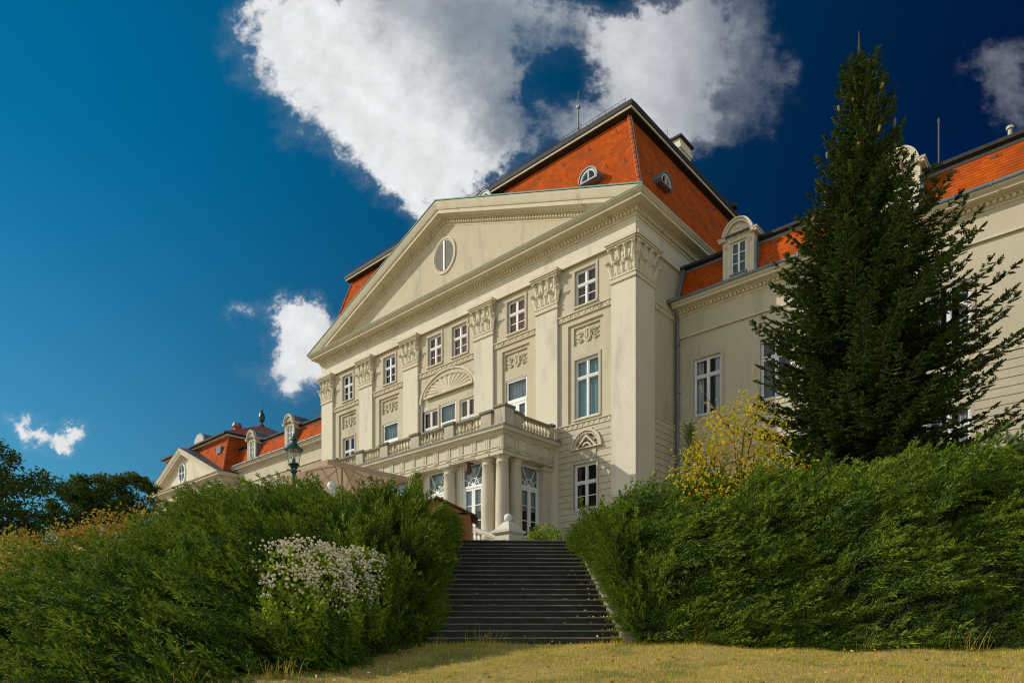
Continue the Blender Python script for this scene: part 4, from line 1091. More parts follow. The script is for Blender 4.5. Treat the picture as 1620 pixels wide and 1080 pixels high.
c = MB(); c.box(-.42, .36, -.36, .40, 10.70, 10.80); c.box(-.38, .32, -.32, .36, 10.66, 10.70); c.build('pier_cap', M['coping'], o)
sp = [-3.0, -.55]
for n in (-2.92, -.34):
    o = link('balustrade_pier', pme, P, loc=(PR-.06, n, 0), rotz=R(90)); o.scale = (.85 if n < -1 else .5, 1, 1); c = link('pier_cap', pcm, o)
bal = MB(); bal.lathe([(.075, 9.97), (.075, 10.0), (.045, 10.03), (.05, 10.06), (.088, 10.13), (.092, 10.18), (.06, 10.28), (.036, 10.38), (.036, 10.42), (.055, 10.44), (.055, 10.46), (.04, 10.48), (.07, 10.50)], seg=12)
bal.box(-.08, .08, -.08, .08, 9.93, 9.97); bal.box(-.08, .08, -.08, .08, 10.50, 10.54); bme = bal.mesh('baluster', M['baluster'])
for p in bme.polygons: p.use_smooth = False
for a, b in zip(pf[1:], pf[2:]):
    rl = MB(); cp = MB()
    w = abs(b-a)-.66; n = max(2, round(w/.235))
    for k in range(n): link('baluster', bme, P, loc=(a-.33-w*(k+.5)/n, yb_+.06, 0))
    rl.box(b+.33, a-.33, yb_-.06, yb_+.18, 9.878, 9.93); cp.box(b+.33, a-.33, yb_-.10, yb_+.22, 10.54, 10.64); rl.build('bottom_rail', M['pier'], P); cp.build('coping', M['coping'], P)
for k in range(9): link('baluster', bme, P, loc=(PR-.06, -2.60+2.05*(k+.5)/9, 0))
rl = MB(); cp = MB(); rl.box(PR-.18, PR+.06, -2.64, -.5, 9.878, 9.93); cp.box(PR-.22, PR+.10, -2.64, -.5, 10.54, 10.64)
rl.build('bottom_rail', M['pier'], P); cp.build('coping', M['coping'], P)
# loggia walls and glazed doors behind the columns
m = MB(); wf = -3.32
dc = [-7.33, -10.02, -13.09, 2*CX+10.02, 2*CX+7.33]
wall(m, PL+.25, -5.25, 4.4, 8.71, wf, [(c-.74, c+.74, 4.8, 8.66) for c in dc], depth=.2); m.build('loggia_wall', M['white_stone'], P)
for c in dc: fan_window(c, 1.48, 4.8, 8.66, 7.50, wf, P)
m = MB(); wall(m, wf, .1, 4.4, 8.71, 0, [(-2.06, -.60, 4.8, 8.54)], depth=.2); o = m.build('loggia_wall', M['lime'], P, rotz=R(90), loc=(-5.25, 0, 0))
fan_window(-1.33, 1.46, 4.8, 8.54, 7.46, 0, P, rot=R(90), loc=(-5.25, 0, 0))
m = MB(); m.box(-5.25, -4.98, -.62, .1, 4.4, 8.35); m.box(-5.25, -4.93, -.67, .1, 8.35, 8.42); m.box(-5.25, -4.88, -.72, .1, 8.42, 8.52); m.box(-5.25, -4.95, -.64, .1, 8.52, 8.64); m.build('pilaster', M['lime'], P)
m = MB()                                           # rusticated pier between the corner columns
for k in range(12):
    z = 4.45+.345*k; m.box(-5.62, -5.24, -3.40, -3.0, z, z+.315)
m.box(-5.6, -5.26, -3.38, -3.0, 4.4, 8.65); m.build('rusticated_pier', M['white_stone'], P)
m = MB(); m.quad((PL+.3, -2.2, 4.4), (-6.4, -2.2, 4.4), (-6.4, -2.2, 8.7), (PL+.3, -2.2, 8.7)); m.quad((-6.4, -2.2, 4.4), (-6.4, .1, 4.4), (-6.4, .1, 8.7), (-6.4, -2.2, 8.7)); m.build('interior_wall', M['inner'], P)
m = MB(); m.box(PL-.5, PR+.5, PF-.5, .1, 2.6, 4.40)
for k in range(6): m.box(PR+.5+.3*k, PR+.8+.3*k, -2.6, -.3, 2.5, 4.4-.25*(k+1))
m.build('portico_floor', M['lime'], P)
for u in (-8.0-.0, ): pass
m = MB(); m.lathe([(.05, 8.60), (.16, 8.5), (.19, 8.2), (.10, 8.05), (.02, 8.0)], (-7.33-.0, -3.62), 6); m.box(-7.39, -7.27, -3.66, -3.3, 8.58, 8.64)
m.build('hanging_lantern', M['brownwood'], P)
# ------------------------------------------------------------------ ground sheet, garden stairs, terrace
def gz(x, y):
    if y < -30: return -1.6-.105*30
    if y < 14.1: return -1.6+.105*y
    if y < 21.3: return -.12+(y-14.1)*.41
    if y < 22: return 2.83+(y-21.3)*.17/.7
    return 3.0
gx = np.unique(np.concatenate([np.linspace(-1500, -60, 9), np.linspace(-60, -14, 14), np.linspace(-14, 16, 76), np.linspace(16, 60, 12), np.linspace(60, 1500, 9)]))
gy = np.unique(np.concatenate([np.linspace(-1500, -30, 7), np.linspace(-30, 6, 14), np.linspace(6, 26, 60), np.linspace(26, 80, 10), np.linspace(80, 1500, 9)]))
vs = []; nx_ = len(gx)
for y in gy:
    for x in gx:
        b = 0.03*math.sin(x*1.3+y*.7)+.02*math.sin(x*2.9-y*2.1) if -14 < x < 16 and 6 < y < 14 else 0
        vs.append((x, y, gz(x, y)+b))
fs = [(j*nx_+i, j*nx_+i+1, (j+1)*nx_+i+1, (j+1)*nx_+i) for j in range(len(gy)-1) for i in range(nx_-1)]
gm = bpy.data.meshes.new('ground'); gm.from_pydata(vs, [], fs)
def ground_mat():
    m = bpy.data.materials.new('dry_lawn_soil'); m.use_nodes = True; t = m.node_tree; NV.tree = t; b = t.nodes['Principled BSDF']; b.inputs['Roughness'].default_value = .95
    tc = t.nodes.new('ShaderNodeTexCoord'); o = NV(tc.outputs['Object'])
    def ns(sc, det=6):
        n = t.nodes.new('ShaderNodeTexNoise'); n.inputs['Scale'].default_value = sc; n.inputs['Detail'].default_value = det; t.links.new(o.s, n.inputs['Vector']); return NV(n.outputs['Fac'])
    c = mixc(smooth(ns(9), .35, .65), (.56, .39, .095), (.38, .265, .065))
    c = mixc(smooth(ns(1.1), .5, .66), c, (.20, .21, .03))
    c = mixc(smooth(ns(45, 3), .55, .75), c, (.58, .44, .17))
    t.links.new(c.s, b.inputs['Base Color'])
    bp = t.nodes.new('ShaderNodeBump'); bp.inputs['Strength'].default_value = .8; bp.inputs['Distance'].default_value = .05
    t.links.new(ns(60, 5).s, bp.inputs['Height']); t.links.new(bp.outputs[0], b.inputs['Normal']); return m
gm.materials.append(ground_mat()); tag(link('ground', gm), kind='structure')
m = MB(); m.face([(-30, 21.9, 3.006), (40, 21.9, 3.006), (40, 60, 3.006), (-75, 110, 3.006)]); tag(m.build('terrace', M['paving']), kind='structure')

SR = R(2.8); SO = (2.275, 14.1, 0.0); SW = 4.02
stairs = thing('garden_stairs', 'wide dark stone garden stairs rising between two juniper banks to the palace terrace', 'stairs', SO, SR)
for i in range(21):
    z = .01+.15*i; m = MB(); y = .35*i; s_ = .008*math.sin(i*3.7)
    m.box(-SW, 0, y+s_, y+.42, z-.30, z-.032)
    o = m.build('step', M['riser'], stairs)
    m = MB(); js = sorted([-SW, -SW*.68+random.uniform(-.25, .25), -SW*.34+random.uniform(-.25, .25), 0])
    for xa, xb in zip(js, js[1:]):
        xa += .006; xb -= .006; yf = y-.018+s_+random.uniform(-.006, .004); zt = z+random.uniform(-.006, .0)
        m.add([(xa, yf+.008, zt-.034), (xb, yf+.008, zt-.034), (xb, yf, zt-.026), (xa, yf, zt-.026), (xb, yf, zt-.010), (xa, yf, zt-.010), (xb, yf+.012, zt), (xa, yf+.012, zt), (xb, y+.40, zt), (xa, y+.40, zt)],
              [(1, 0, 3, 2), (2, 3, 5, 4), (4, 5, 7, 6), (6, 7, 9, 8), (1, 2, 4, 6, 8), (0, 9, 7, 5, 3)])
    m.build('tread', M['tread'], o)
m = MB(); m.box(-SW-.4, .5, 7.40, 9.6, 2.80, 3.013); m.build('landing', M['paving'], stairs)
for x0, x1 in ((.006, .36), (-SW-.36, -SW-.006)):
    m = MB(); a = [(-.16, -.35), (-.15, .0), (-.05, .10), (7.5, 3.25), (7.5, -.35)] if x0 > 0 else [(.9, -.35), (.95, .1), (1.0, .3), (7.5, 3.0), (7.5, -.35)]
    m.add([(x0, y, z) for y, z in a]+[(x1, y, z) for y, z in a], [(0, 1, 2, 3, 4), (9, 8, 7, 6, 5)]+[(i, i+5, (i+1) % 5+5, (i+1) % 5) for i in range(5)])
    m.build('cheek_wall', M['concrete'], stairs)

# ------------------------------------------------------------------ things on the terrace
t = thing('balustrade_pedestal', 'cream stone pedestal with pyramid cap and white ball at the head of the stairs', 'pedestal', (-.14, 25.5, 3.0), -TH)
m = MB(); m.box(-.36, .36, -.36, .36, 0, .84); m.box(-.40, .40, -.40, .40, 0, .12); m.build('shaft', M['white_stone'], t)
m = MB(); m.frustum((-.38, .38, -.38, .38, .84), (-.45, .45, -.45, .45, .90)); m.box(-.47, .47, -.47, .47, .902, 1.0); m.frustum((-.40, .40, -.40, .40, 1.003), (-.12, .12, -.12, .12, 1.34)); m.build('cap', M['white_stone'], t)
m = MB(); m.lathe([(.001, 1.32)]+[(.165*math.cos(R(a)), 1.485+.165*math.sin(R(a))) for a in range(-75, 90, 15)]+[(.001, 1.65)], seg=20); m.build('ball', M['ball'], t, smooth=True)
t2 = thing('stair_balustrade', 'sloping cream balustrade with turned balusters rising behind the ball pedestal', 'balustrade', (-.14, 25.5, 3.0), -TH)
m = MB()
def slope_bar(m, u0, u1, z0, z1, h, w): m.add([(u0, -w, z0), (u1, -w, z1), (u1, w, z1), (u0, w, z0), (u0, -w, z0+h), (u1, -w, z1+h), (u1, w, z1+h), (u0, w, z0+h)], [(0, 3, 2, 1), (4, 5, 6, 7), (0, 1, 5, 4), (1, 2, 6, 5), (2, 3, 7, 6), (3, 0, 4, 7)])
slope_bar(m, -.48, -3.0, .78, 1.62, .10, .17); slope_bar(m, -.48, -3.0, .72, 1.56, .058, .13); m.build('handrail', M['white_stone'], t2)
m = MB(); slope_bar(m, -.48, -3.0, 0, .62, .16, .16); m.box(-1.35, -.48, -.1, .1, .02, .7); m.build('base_rail', M['white_stone'], t2)
b = MB(); b.lathe([(.07, 0), (.07, .06), (.04, .1), (.09, .24), (.08, .32), (.04, .5), (.06, .56), (.07, .62)], seg=10); bm_ = b.mesh('baluster', M['white_stone'])
for k in range(7):
    u = -1.48-.22*k; link('baluster', bm_, t2, loc=(u, 0, .16+(-u-.48)*.246))

hut = thing('garden_hut', 'varnished orange wooden hut half hidden by the left juniper hedge', 'hut', (-2.55, 24.2, 3.0))
m = MB()
for k in range(13): m.box(-1.10, 1.10, -.9-.004*(k % 2), .9, .10*k, .10*k+.092)
m.box(-1.09, 1.09, -.885, .885, 0, 1.3); m.build('wall', M['wood'], hut)
m = MB()
for x in (-1.12, 1.06): m.box(x, x+.06, -.94, -.86, 0, 1.28)
m.build('post', M['wood'], hut)
m = MB(); m.prism([(-1.1, 1.24), (1.1, 1.22), (0, 1.72)], -.9, .9); m.build('gable', M['wood'], hut)
m = MB()
for s_ in (-1, 1): m.prism([(0, 1.76), (s_*1.34, 1.13), (s_*1.34, 1.18), (0, 1.82)], -1.08, 1.05)
m.build('roof', M['woodroof'], hut)

def leaf_template(n=1, L=1., w=.55, fold=.12):
    return [(0, 0, 0), (L*.45, w/2, fold), (L, 0, 0), (L*.45, -w/2, fold)], [(0, 1, 2, 3)]
LT, LF = leaf_template()
def leaf_blob(blobs, count, size, up=.3, shell=.55):
    """random leaves in ellipsoids: positions and frames"""
    vol = np.array([b[3]*b[4]*b[5] for b in blobs])**.7; pick = rng.choice(len(blobs), count, p=vol/vol.sum())
    d = unit(rng.normal(size=(count, 3))); r = rng.uniform(shell, 1, count)**.6
    B = np.array(blobs)[pick]
    wob = 1+.22*np.sin(d[:, 0]*5+pick)*np.cos(d[:, 2]*6+pick*2)+.12*np.sin(d[:, 1]*11+d[:, 2]*9)
    pos = B[:, :3]+d*B[:, 3:6]*(r*wob)[:, None]
    dirs = d*.6+rng.normal(size=(count, 3))*.7; dirs[:, 2] += up
    return pos, frames(dirs, rng.uniform(.7, 1.25, count)*size)
# potted laurel, planter, wicker chair
t = thing('potted_laurel', 'round green laurel bush in a black planter right of the ball pedestal', 'potted plant', (1.1, 24.0, 3.0))
pos, fr = leaf_blob([(.05, 0, .55, .58, .5, .42), (-.25, 0, .40, .35, .35, .3), (.3, .1, .45, .35, .35, .35)], 900, .11)
scatter('foliage', LT, LF, fr, pos, M['potleaf'], t)
m = MB(); m.frustum((-.3, .3, -.25, .25, .0), (-.34, .34, -.28, .28, .38)); m.build('planter', M['box'], t)
m = MB()
for k in range(5): m.tube([(0, 0, .3), (.1*math.cos(k*1.3), .1*math.sin(k*1.3), .5), (.25*math.cos(k*1.3), .25*math.sin(k*1.3), .75)], .012, 5)
m.build('stem', M['bark'], t)
t = thing('planter_box', 'low black planter box beside the portico door', 'planter', W(-3.6, -5.0, 3.0), -TH)
m = MB(); m.box(-.5, .5, -.2, .2, .0, 1.25); m.box(-.54, .54, -.24, .24, 1.253, 1.32); m.build('box', M['box'], t)
t = thing('wicker_chair', 'brown wicker chair on the terrace behind the round laurel', 'chair', (1.05, 25.6, 3.0), R(20))
m = MB(); m.box(-.30, .30, -.28, .28, .36, .46); m.build('seat', M['brownwood'], t)
m = MB(); m.add([(-.30, .24, .46), (.30, .24, .46), (.27, .40, 1.22), (-.27, .40, 1.22), (-.30, .30, .46), (.30, .30, .46), (.27, .46, 1.22), (-.27, .46, 1.22)], [(0, 1, 2, 3), (7, 6, 5, 4), (0, 4, 5, 1), (1, 5, 6, 2), (2, 6, 7, 3), (3, 7, 4, 0)]); m.build('backrest', M['brownwood'], t)
for x, y in ((-.26, -.24), (.26, -.24), (-.26, .24), (.26, .24)):
    m = MB(); m.box(x-.03, x+.03, y-.03, y+.03, 0, .36); m.build('leg', M['brownwood'], t)
for x in (-.33, .33):
    m = MB(); m.box(x-.04, x+.04, -.28, .3, .62, .68); m.box(x-.03, x+.03, -.26, -.2, .3, .62); m.build('armrest', M['brownwood'], t)

# parasols
cm = bpy.data.materials.new('beige_canvas'); cm.use_nodes = True; tt = cm.node_tree; NV.tree = tt; bb = tt.nodes['Principled BSDF']
bb.inputs['Base Color'].default_value = (.62, .46, .33, 1); bb.inputs['Roughness'].default_value = .9
tr = tt.nodes.new('ShaderNodeBsdfTranslucent'); tr.inputs[0].default_value = (.62, .44, .30, 1); mx = tt.nodes.new('ShaderNodeMixShader'); mx.inputs[0].default_value = .42
tt.links.new(bb.outputs[0], mx.inputs[1]); tt.links.new(tr.outputs[0], mx.inputs[2]); tt.links.new(mx.outputs[0], tt.nodes['Material Output'].inputs[0])
def parasol(loc, hw, hem, apex, label):
    t = thing('parasol', label, 'parasol', (*loc, 3.0), -TH, 'large terrace parasols')
    c = [(-hw, -hw), (hw, -hw), (hw, hw), (-hw, hw)]; m = MB(); N_ = 8
    for i in range(4):
        a, b = c[i], c[(i+1) % 4]
        for j in range(N_):                          # sagging panels
            for k in range(6):
                def pt(f, g):
                    x, y = (a[0]+(b[0]-a[0])*f)*g, (a[1]+(b[1]-a[1])*f)*g
                    return (x, y, apex-(apex-hem)*g - .05*math.sin(math.pi*f)*math.sin(math.pi*min(1, g)))
                m.quad(pt(j/N_, k/6), pt((j+1)/N_, k/6), pt((j+1)/N_, (k+1)/6), pt(j/N_, (k+1)/6))
    m.build('canopy', cm, t)
    m = MB()
    for i in range(4):
        a, b = c[i], c[(i+1) % 4]
        for j in range(N_):
            f0, f1 = j/N_, (j+1)/N_; p = (a[0]+(b[0]-a[0])*f0, a[1]+(b[1]-a[1])*f0); q = (a[0]+(b[0]-a[0])*f1, a[1]+(b[1]-a[1])*f1)
            m.quad((*p, hem), (*q, hem), (q[0]*1.005, q[1]*1.005, hem-.17-.015*math.sin(j*2)), (p[0]*1.005, p[1]*1.005, hem-.17-.015*math.sin(j*2-2)))
    m.build('valance', cm, t)
    m = MB(); m.tube([(0, 0, 0), (0, 0, apex+.1)], .04, 10); m.lathe([(.09, apex-.10), (.09, apex-.02)], seg=10); m.build('pole', M['trim'], t)
    m = MB(); m.lathe([(.09, 1.9), (.09, 2.0)], seg=10); m.build('hub', M['trim'], t)
    rb = [(x, y) for x, y in c]+[(0, -hw), (hw, 0), (0, hw), (-hw, 0)]
    for x, y in rb:
        m = MB(); m.tube([(x*.04, y*.04, apex-.04), (x*.98, y*.98, hem-.02)], .022, 6); m.build('rib', M['trim'], t)
        m = MB(); m.tube([(x*.05, y*.05, 1.97), (x*.52, y*.52, apex-(apex-hem)*.52-.04)], .016, 6); m.build('strut', M['trim'], t)
    m = MB(); m.box(-.45, .45, -.45, .45, 0, .08); m.build('base', M['rod'], t)
    return t
parasol((-6.03, 24.1), 1.62, 2.72, 3.12, 'big square beige parasol behind the juniper hedge, nearest the balcony')
parasol((-10.6, 28.2), 1.7, 2.75, 3.1, 'square beige parasol farther left, mostly hidden behind the lamp post')

# lantern post
t = thing('street_lamp', 'green cast iron lantern post standing behind the left juniper hedge', 'street lamp', (-6.42, 20.0, 2.4))
lz = 3.0-2.4
m = MB(); m.lathe([(.14, 0), (.14, .25), (.09, .4), (.06, .7), (.05, 1.9), (.055, 2.0), (.085, 2.05), (.055, 2.12), (.045, 2.3), (.06, 2.42), (.10, 2.48), (.10, 2.52)], seg=12); m.build('post', M['lampgreen'], t, smooth=False)
m = MB()
for k in range(4):
    a = k*math.pi/2+.4; pts = []
    for j in range(14):
        s_ = j/13; ang = s_*4.6; rr = .07*(1-.6*s_)
        pts.append(((.10+.05-math.cos(ang)*rr)*math.cos(a), (.10+.05-math.cos(ang)*rr)*math.sin(a), 2.45+math.sin(ang)*rr+.08*s_))
    m.tube(pts, .013, 5)
m.build('bracket_scroll', M['lampgreen'], t)
la = m = MB(); m.lathe([(.15, 2.66), (.17, 2.68), (.15, 2.72)], seg=16); m.lathe([(.06, 2.5), (.13, 2.66)], seg=12); lr = m.build('lantern_base', M['lampgreen'], t)
m = MB(); m.lathe([(.135, 2.71), (.20, 3.06), (.205, 3.12)], seg=20, cap=False); m.build('lantern_glass', M['lampglass'], t, smooth=True)
m = MB()
for k in range(4):
    a = k*math.pi/2+.2; m.tube([(.14*math.cos(a), .14*math.sin(a), 2.71), (.208*math.cos(a), .208*math.sin(a), 3.12)], .008, 4)
m.build('glass_bar', M['lampgreen'], lr)
m = MB(); m.lathe([(.27, 3.10), (.275, 3.13), (.22, 3.18), (.14, 3.25), (.095, 3.31), (.085, 3.38), (.10, 3.40), (.075, 3.44), (.07, 3.50), (.03, 3.53), (.02, 3.56), (.03, 3.58), (.001, 3.62)], seg=20); m.build('lamp_shade', M['lampgreen'], t)
m = MB(); m.lathe([(.05, 2.70), (.05, 2.84), (.035, 2.86)], seg=10); m.build('lamp_holder', M['lampgreen'], t)
m = MB(); m.lathe([(.035, 2.86), (.06, 2.95), (.06, 3.0), (.03, 3.06)], seg=12); m.build('bulb', M['white'], t)
# second white ball, seen through the juniper tops
t = thing('ball_finial', 'small white stone ball on a post glimpsed among juniper tips under the parasol', 'finial', (-5.98, 22.6, 3.0))
m = MB(); m.box(-.16, .16, -.16, .16, 0, 1.9); m.build('post', M['white_stone'], t)
m = MB(); m.lathe([(.001, 1.9)]+[(.16*math.cos(R(a)), 2.06+.16*math.sin(R(a))) for a in range(-75, 90, 15)]+[(.001, 2.22)], seg=18); m.build('ball', M['ball'], t, smooth=True)

# ------------------------------------------------------------------ juniper banks
def spray_template(seed, nn=34, nsub=5, wd=.0080, ang=.50, L0=.135):
    r = np.random.default_rng(seed); V = []; F = []; Y = []; tt = [0.]
    def blade(p, d, L, w):
        d = d/np.linalg.norm(d); s_ = np.cross(d, r.normal(size=3)); s_ /= np.linalg.norm(s_)
        b = len(V); V.extend([p, p+d*L*.4+s_*w, p+d*L, p+d*L*.4-s_*w]); F.append((b, b+1, b+2, b+3)); Y.append(1 if r.random() < (tt[0]-.35)*1.5 else 0)  # blades nearer the tip take the highlight colour more often
    ax = lambda t: np.array([t, .05*math.sin(t*2.5), .20*t*t])
    for i in range(nn):
        t = .05+.95*i/nn; p = ax(t); a = i*2.4; tt[0] = t
        tan = np.array([1, .15*math.cos(t*2.5), .28*t]); perp = np.array([0, math.cos(a), .75*math.sin(a)])
        L = (L0*(1-t)**.65+.035)*r.uniform(.75, 1.2); d = tan*.85+perp*ang; d /= np.linalg.norm(d)
        for j in range(nsub):
            f = j/(nsub-1) if nsub > 1 else 0; q = p+d*L*(.08+.72*f); blade(q, d+r.normal(size=3)*(.55-.35*f), .036+.20*L, wd)
    blade(ax(.9), np.array([1, 0, .3]), .2, wd)
    return np.array(V), np.array(F), np.array(Y)
SPR = [spray_template(k) for k in range(3)]
SPS = [spray_template(k+9, 16, 5, .014, .8, .34) for k in range(2)]
def wob(x, y):
    return .15*np.sin(x*1.9+y*1.3+.5)+.10*np.sin(x*3.7-y*2.9+1.7)+.06*np.sin(x*7.1+y*5.3)
class Bank:
    def __init__(s, ridge, foot, bulge, p=2.0): s.r = np.array(ridge, float); s.f = np.array(foot, float); s.bulge = bulge; s.p = p
    def at(s, u, t):
        u = np.asarray(u, float); t = np.asarray(t, float); n = len(s.r)-1
        ip = lambda A: np.stack([np.interp(u*n, np.arange(n+1), A[:, k]) for k in range(3)], -1)
        Rr, F = ip(s.r), ip(s.f); tt = np.clip(t, 0, 1)
        xy = F[..., :2]+(Rr-F)[..., :2]*tt[..., None]
        h = 1-(1-tt)**s.p
        z = F[..., 2]+(Rr-F)[..., 2]*(.45*h+.55*tt)+s.bulge*np.sin(np.pi*np.clip(tt, 0, 1))**.8*.5
        over = np.clip(t-1, 0, 1); d = unit((Rr-F)[..., :2]); xy = xy+d*over[..., None]*6.0; z = z-over**2*26
        z = z+wob(xy[..., 0], xy[..., 1])*np.clip(tt*3+.2, 0, 1)
        return np.concatenate([xy, z[..., None]], -1)
    def normal(s, u, t):
        e = .004; a = s.at(u+e, t)-s.at(u-e, t); b = s.at(u, t+e)-s.at(u, t-e); n = unit(np.cross(a, b)); n[n[:, 2] < 0] *= -1; return n
def build_bank(bank, centres, labels, lean, mats, count, side_x, group, length, hole=None):
    """sprays over the bank surface, divided among the individual shrubs"""
    cs = np.array(centres)
    own = lambda u, t: np.argmin(((u[:, None]-cs[:, 0])*1.6)**2+(t[:, None]-cs[:, 1])**2+.004*np.sin(u[:, None]*40+np.arange(len(cs))*9), axis=1)
    # boughs: clusters of plumes that share a direction, with darker gaps between them
    nc = count//18; ii = np.arange(nc); cu0 = ((.31+ii*.7548776662)%1)**(.8 if side_x > 0 else 1); ct0 = -.02+1.13*((.17+ii*.5698402909)%1)+rng.normal(0, .02, nc); nr = nc//6; ct0[:nr] = rng.normal(1.0, .05, nr)
    u = np.repeat(cu0, 18); t = np.repeat(ct0, 18); count = len(u)
    N0 = bank.normal(cu0, ct0); L0 = lean(cu0, ct0)
    dc = N0*.22+L0+rng.normal(size=(nc, 3))*.24; dc[:, 2] += .06
    d = np.repeat(unit(dc), 18, axis=0)+rng.normal(size=(count, 3))*np.array([.20, .20, .15])
    u = np.clip(u+rng.normal(0, .011, count), 0, 1); t = t+rng.normal(0, .024, count)
    P_ = bank.at(u, t)+np.repeat(N0*rng.uniform(-.5, .25, nc)[:, None], 18, axis=0)
    sc = rng.uniform(.6, 1.15, count)*np.repeat(rng.uniform(.8, 1.35, nc), 18)*length
    top = (np.abs(t-1) < .1) & (rng.random(count) < .05); sc[top] *= 1.35; d[top] += np.array([0, 0, .5])
    P_ = P_-unit(d)*(sc*.62)[:, None]; o = own(u, t)
    if hole:
        kp = ((u-hole[0])/hole[2])**2+((t-hole[1])/hole[3])**2 > 1; P_, d, sc, o = P_[kp], d[kp], sc[kp], o[kp]
    # clipped face along the stairs
    ns = int(count*.24); us = np.full(ns, 0.0); ts = rng.uniform(.02, 1.05, ns); T = bank.at(us, ts); f = rng.uniform(0, 1, ns)**.8
    zb = np.array([max(-.1, (yy-14.1)*.43) for yy in T[:, 1]]); S_ = T.copy(); S_[:, 2] = zb+(T[:, 2]-zb)*f; S_[:, 0] += side_x*rng.uniform(-.05, .12, ns)+side_x*.22*np.sin(f*3.1)
    ds = np.tile([side_x*.75, -.25, .25], (ns, 1))+rng.normal(size=(ns, 3))*.55; ss = rng.uniform(.32, .62, ns)*length
    S_ = S_-unit(ds)*(ss*.45)[:, None]
    P_ = np.concatenate([P_, S_]); d = np.concatenate([d, ds]); sc = np.concatenate([sc, ss]); o = np.concatenate([o, own(us, ts)])
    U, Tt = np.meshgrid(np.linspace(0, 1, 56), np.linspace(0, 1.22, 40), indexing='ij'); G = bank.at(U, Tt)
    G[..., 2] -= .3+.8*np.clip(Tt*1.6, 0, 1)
    for k, lb in enumerate(labels):
        sel = np.where(o == k)[0]
        th = thing('juniper_shrub', lb, 'juniper', tuple(bank.at(np.array([cs[k, 0]]), np.array([cs[k, 1]]))[0]-np.array([0, 0, 1.0])), 0, group)
        base = np.array(th.location)
        # inner twig hull, coloured near black to stand in for shade in the gaps
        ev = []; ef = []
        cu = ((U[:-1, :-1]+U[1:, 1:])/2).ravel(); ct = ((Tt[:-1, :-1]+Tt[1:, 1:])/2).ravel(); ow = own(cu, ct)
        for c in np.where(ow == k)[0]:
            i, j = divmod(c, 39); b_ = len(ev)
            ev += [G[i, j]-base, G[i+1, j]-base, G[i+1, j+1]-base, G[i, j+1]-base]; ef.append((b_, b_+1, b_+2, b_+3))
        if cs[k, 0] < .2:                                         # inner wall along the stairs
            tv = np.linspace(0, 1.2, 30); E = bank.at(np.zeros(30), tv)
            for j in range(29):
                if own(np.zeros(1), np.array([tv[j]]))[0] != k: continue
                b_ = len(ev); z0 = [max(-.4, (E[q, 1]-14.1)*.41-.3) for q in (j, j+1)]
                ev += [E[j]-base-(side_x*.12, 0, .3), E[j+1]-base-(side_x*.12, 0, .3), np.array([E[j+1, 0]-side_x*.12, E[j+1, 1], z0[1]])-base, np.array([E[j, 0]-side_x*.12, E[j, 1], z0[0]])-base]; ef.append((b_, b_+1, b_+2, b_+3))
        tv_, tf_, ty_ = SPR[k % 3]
        # short filler growth close to the surface
        nf = 380; uf = rng.uniform(0, 1, nf*6); tf2 = rng.uniform(0, 1.15, nf*6); kk = np.where(own(uf, tf2) == k)[0][:nf]; uf, tf2 = uf[kk], tf2[kk]
        Pf = bank.at(uf, tf2); df = bank.normal(uf, tf2)*.6+lean(uf, tf2)*.8+rng.normal(size=(len(uf), 3))*.4; sf = rng.uniform(.4, .7, len(uf)); Pf = Pf-np.stack([0*tf2, 0*tf2, .22+.80*np.clip(tf2*1.6, 0, 1)], -1)-unit(df)*(sf*.3)[:, None]
        nev = len(ev); v2, f2, _ = SPS[k % 2]; v2 = np.array(v2); R2 = frames(df, sf); vv = (np.einsum('nij,vj->nvi', R2, v2)+(Pf-base)[:, None, :]).reshape(-1, 3); f3 = (np.array(f2)[None]+(np.arange(len(uf))*len(v2))[:, None, None]).reshape(-1, 4)+len(ev)
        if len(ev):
            im = bpy.data.meshes.new('shade_hull'); im.from_pydata([tuple(q) for q in ev], [], [tuple(q) for q in ef]); im.materials.append(M['twig_shade']); link('shade_hull', im, th)
        ef = f3-nev; ev = vv
        fo = scatter('foliage', tv_, tf_, frames(d[sel], sc[sel]), P_[sel]-base, [M[mats[k % len(mats)]], M['juniper_tip']], th, extra=(ev, ef), tmi=ty_)
        b = MB(); g0 = gz(base[0], base[1])-base[2]
        for q in range(4):
            a = q*1.7+k; b.tube([(.1*math.cos(a), .1*math.sin(a), g0-.1), (.3*math.cos(a), .3*math.sin(a), g0*.5), (.7*math.cos(a), .7*math.sin(a), .3)], .04, 6, r1=.015)
        b.build('stem', M['bark'], th)
LEFT = Bank([(-2.1, 20.6, 3.8), (-3.9, 20.4, 3.85), (-5.6, 20.0, 3.8), (-7.4, 19.4, 3.9), (-8.3, 18.7, 3.5), (-9.6, 16.2, 1.6), (-11.6, 11.8, .3)],
            [(-2.02, 14.0, -.15), (-2.4, 12.2, -.35), (-2.9, 10.6, -.5), (-3.5, 9.6, -.62), (-4.3, 8.7, -.72), (-5.6, 7.9, -.82), (-9.3, 6.5, -.92)], .55)
def lean_l(u, t):
    a = np.clip(u/.42, 0, 1)[:, None]; return (1-a)*np.array([.45, -.25, .15])+a*np.array([-.85, -.12, .12])
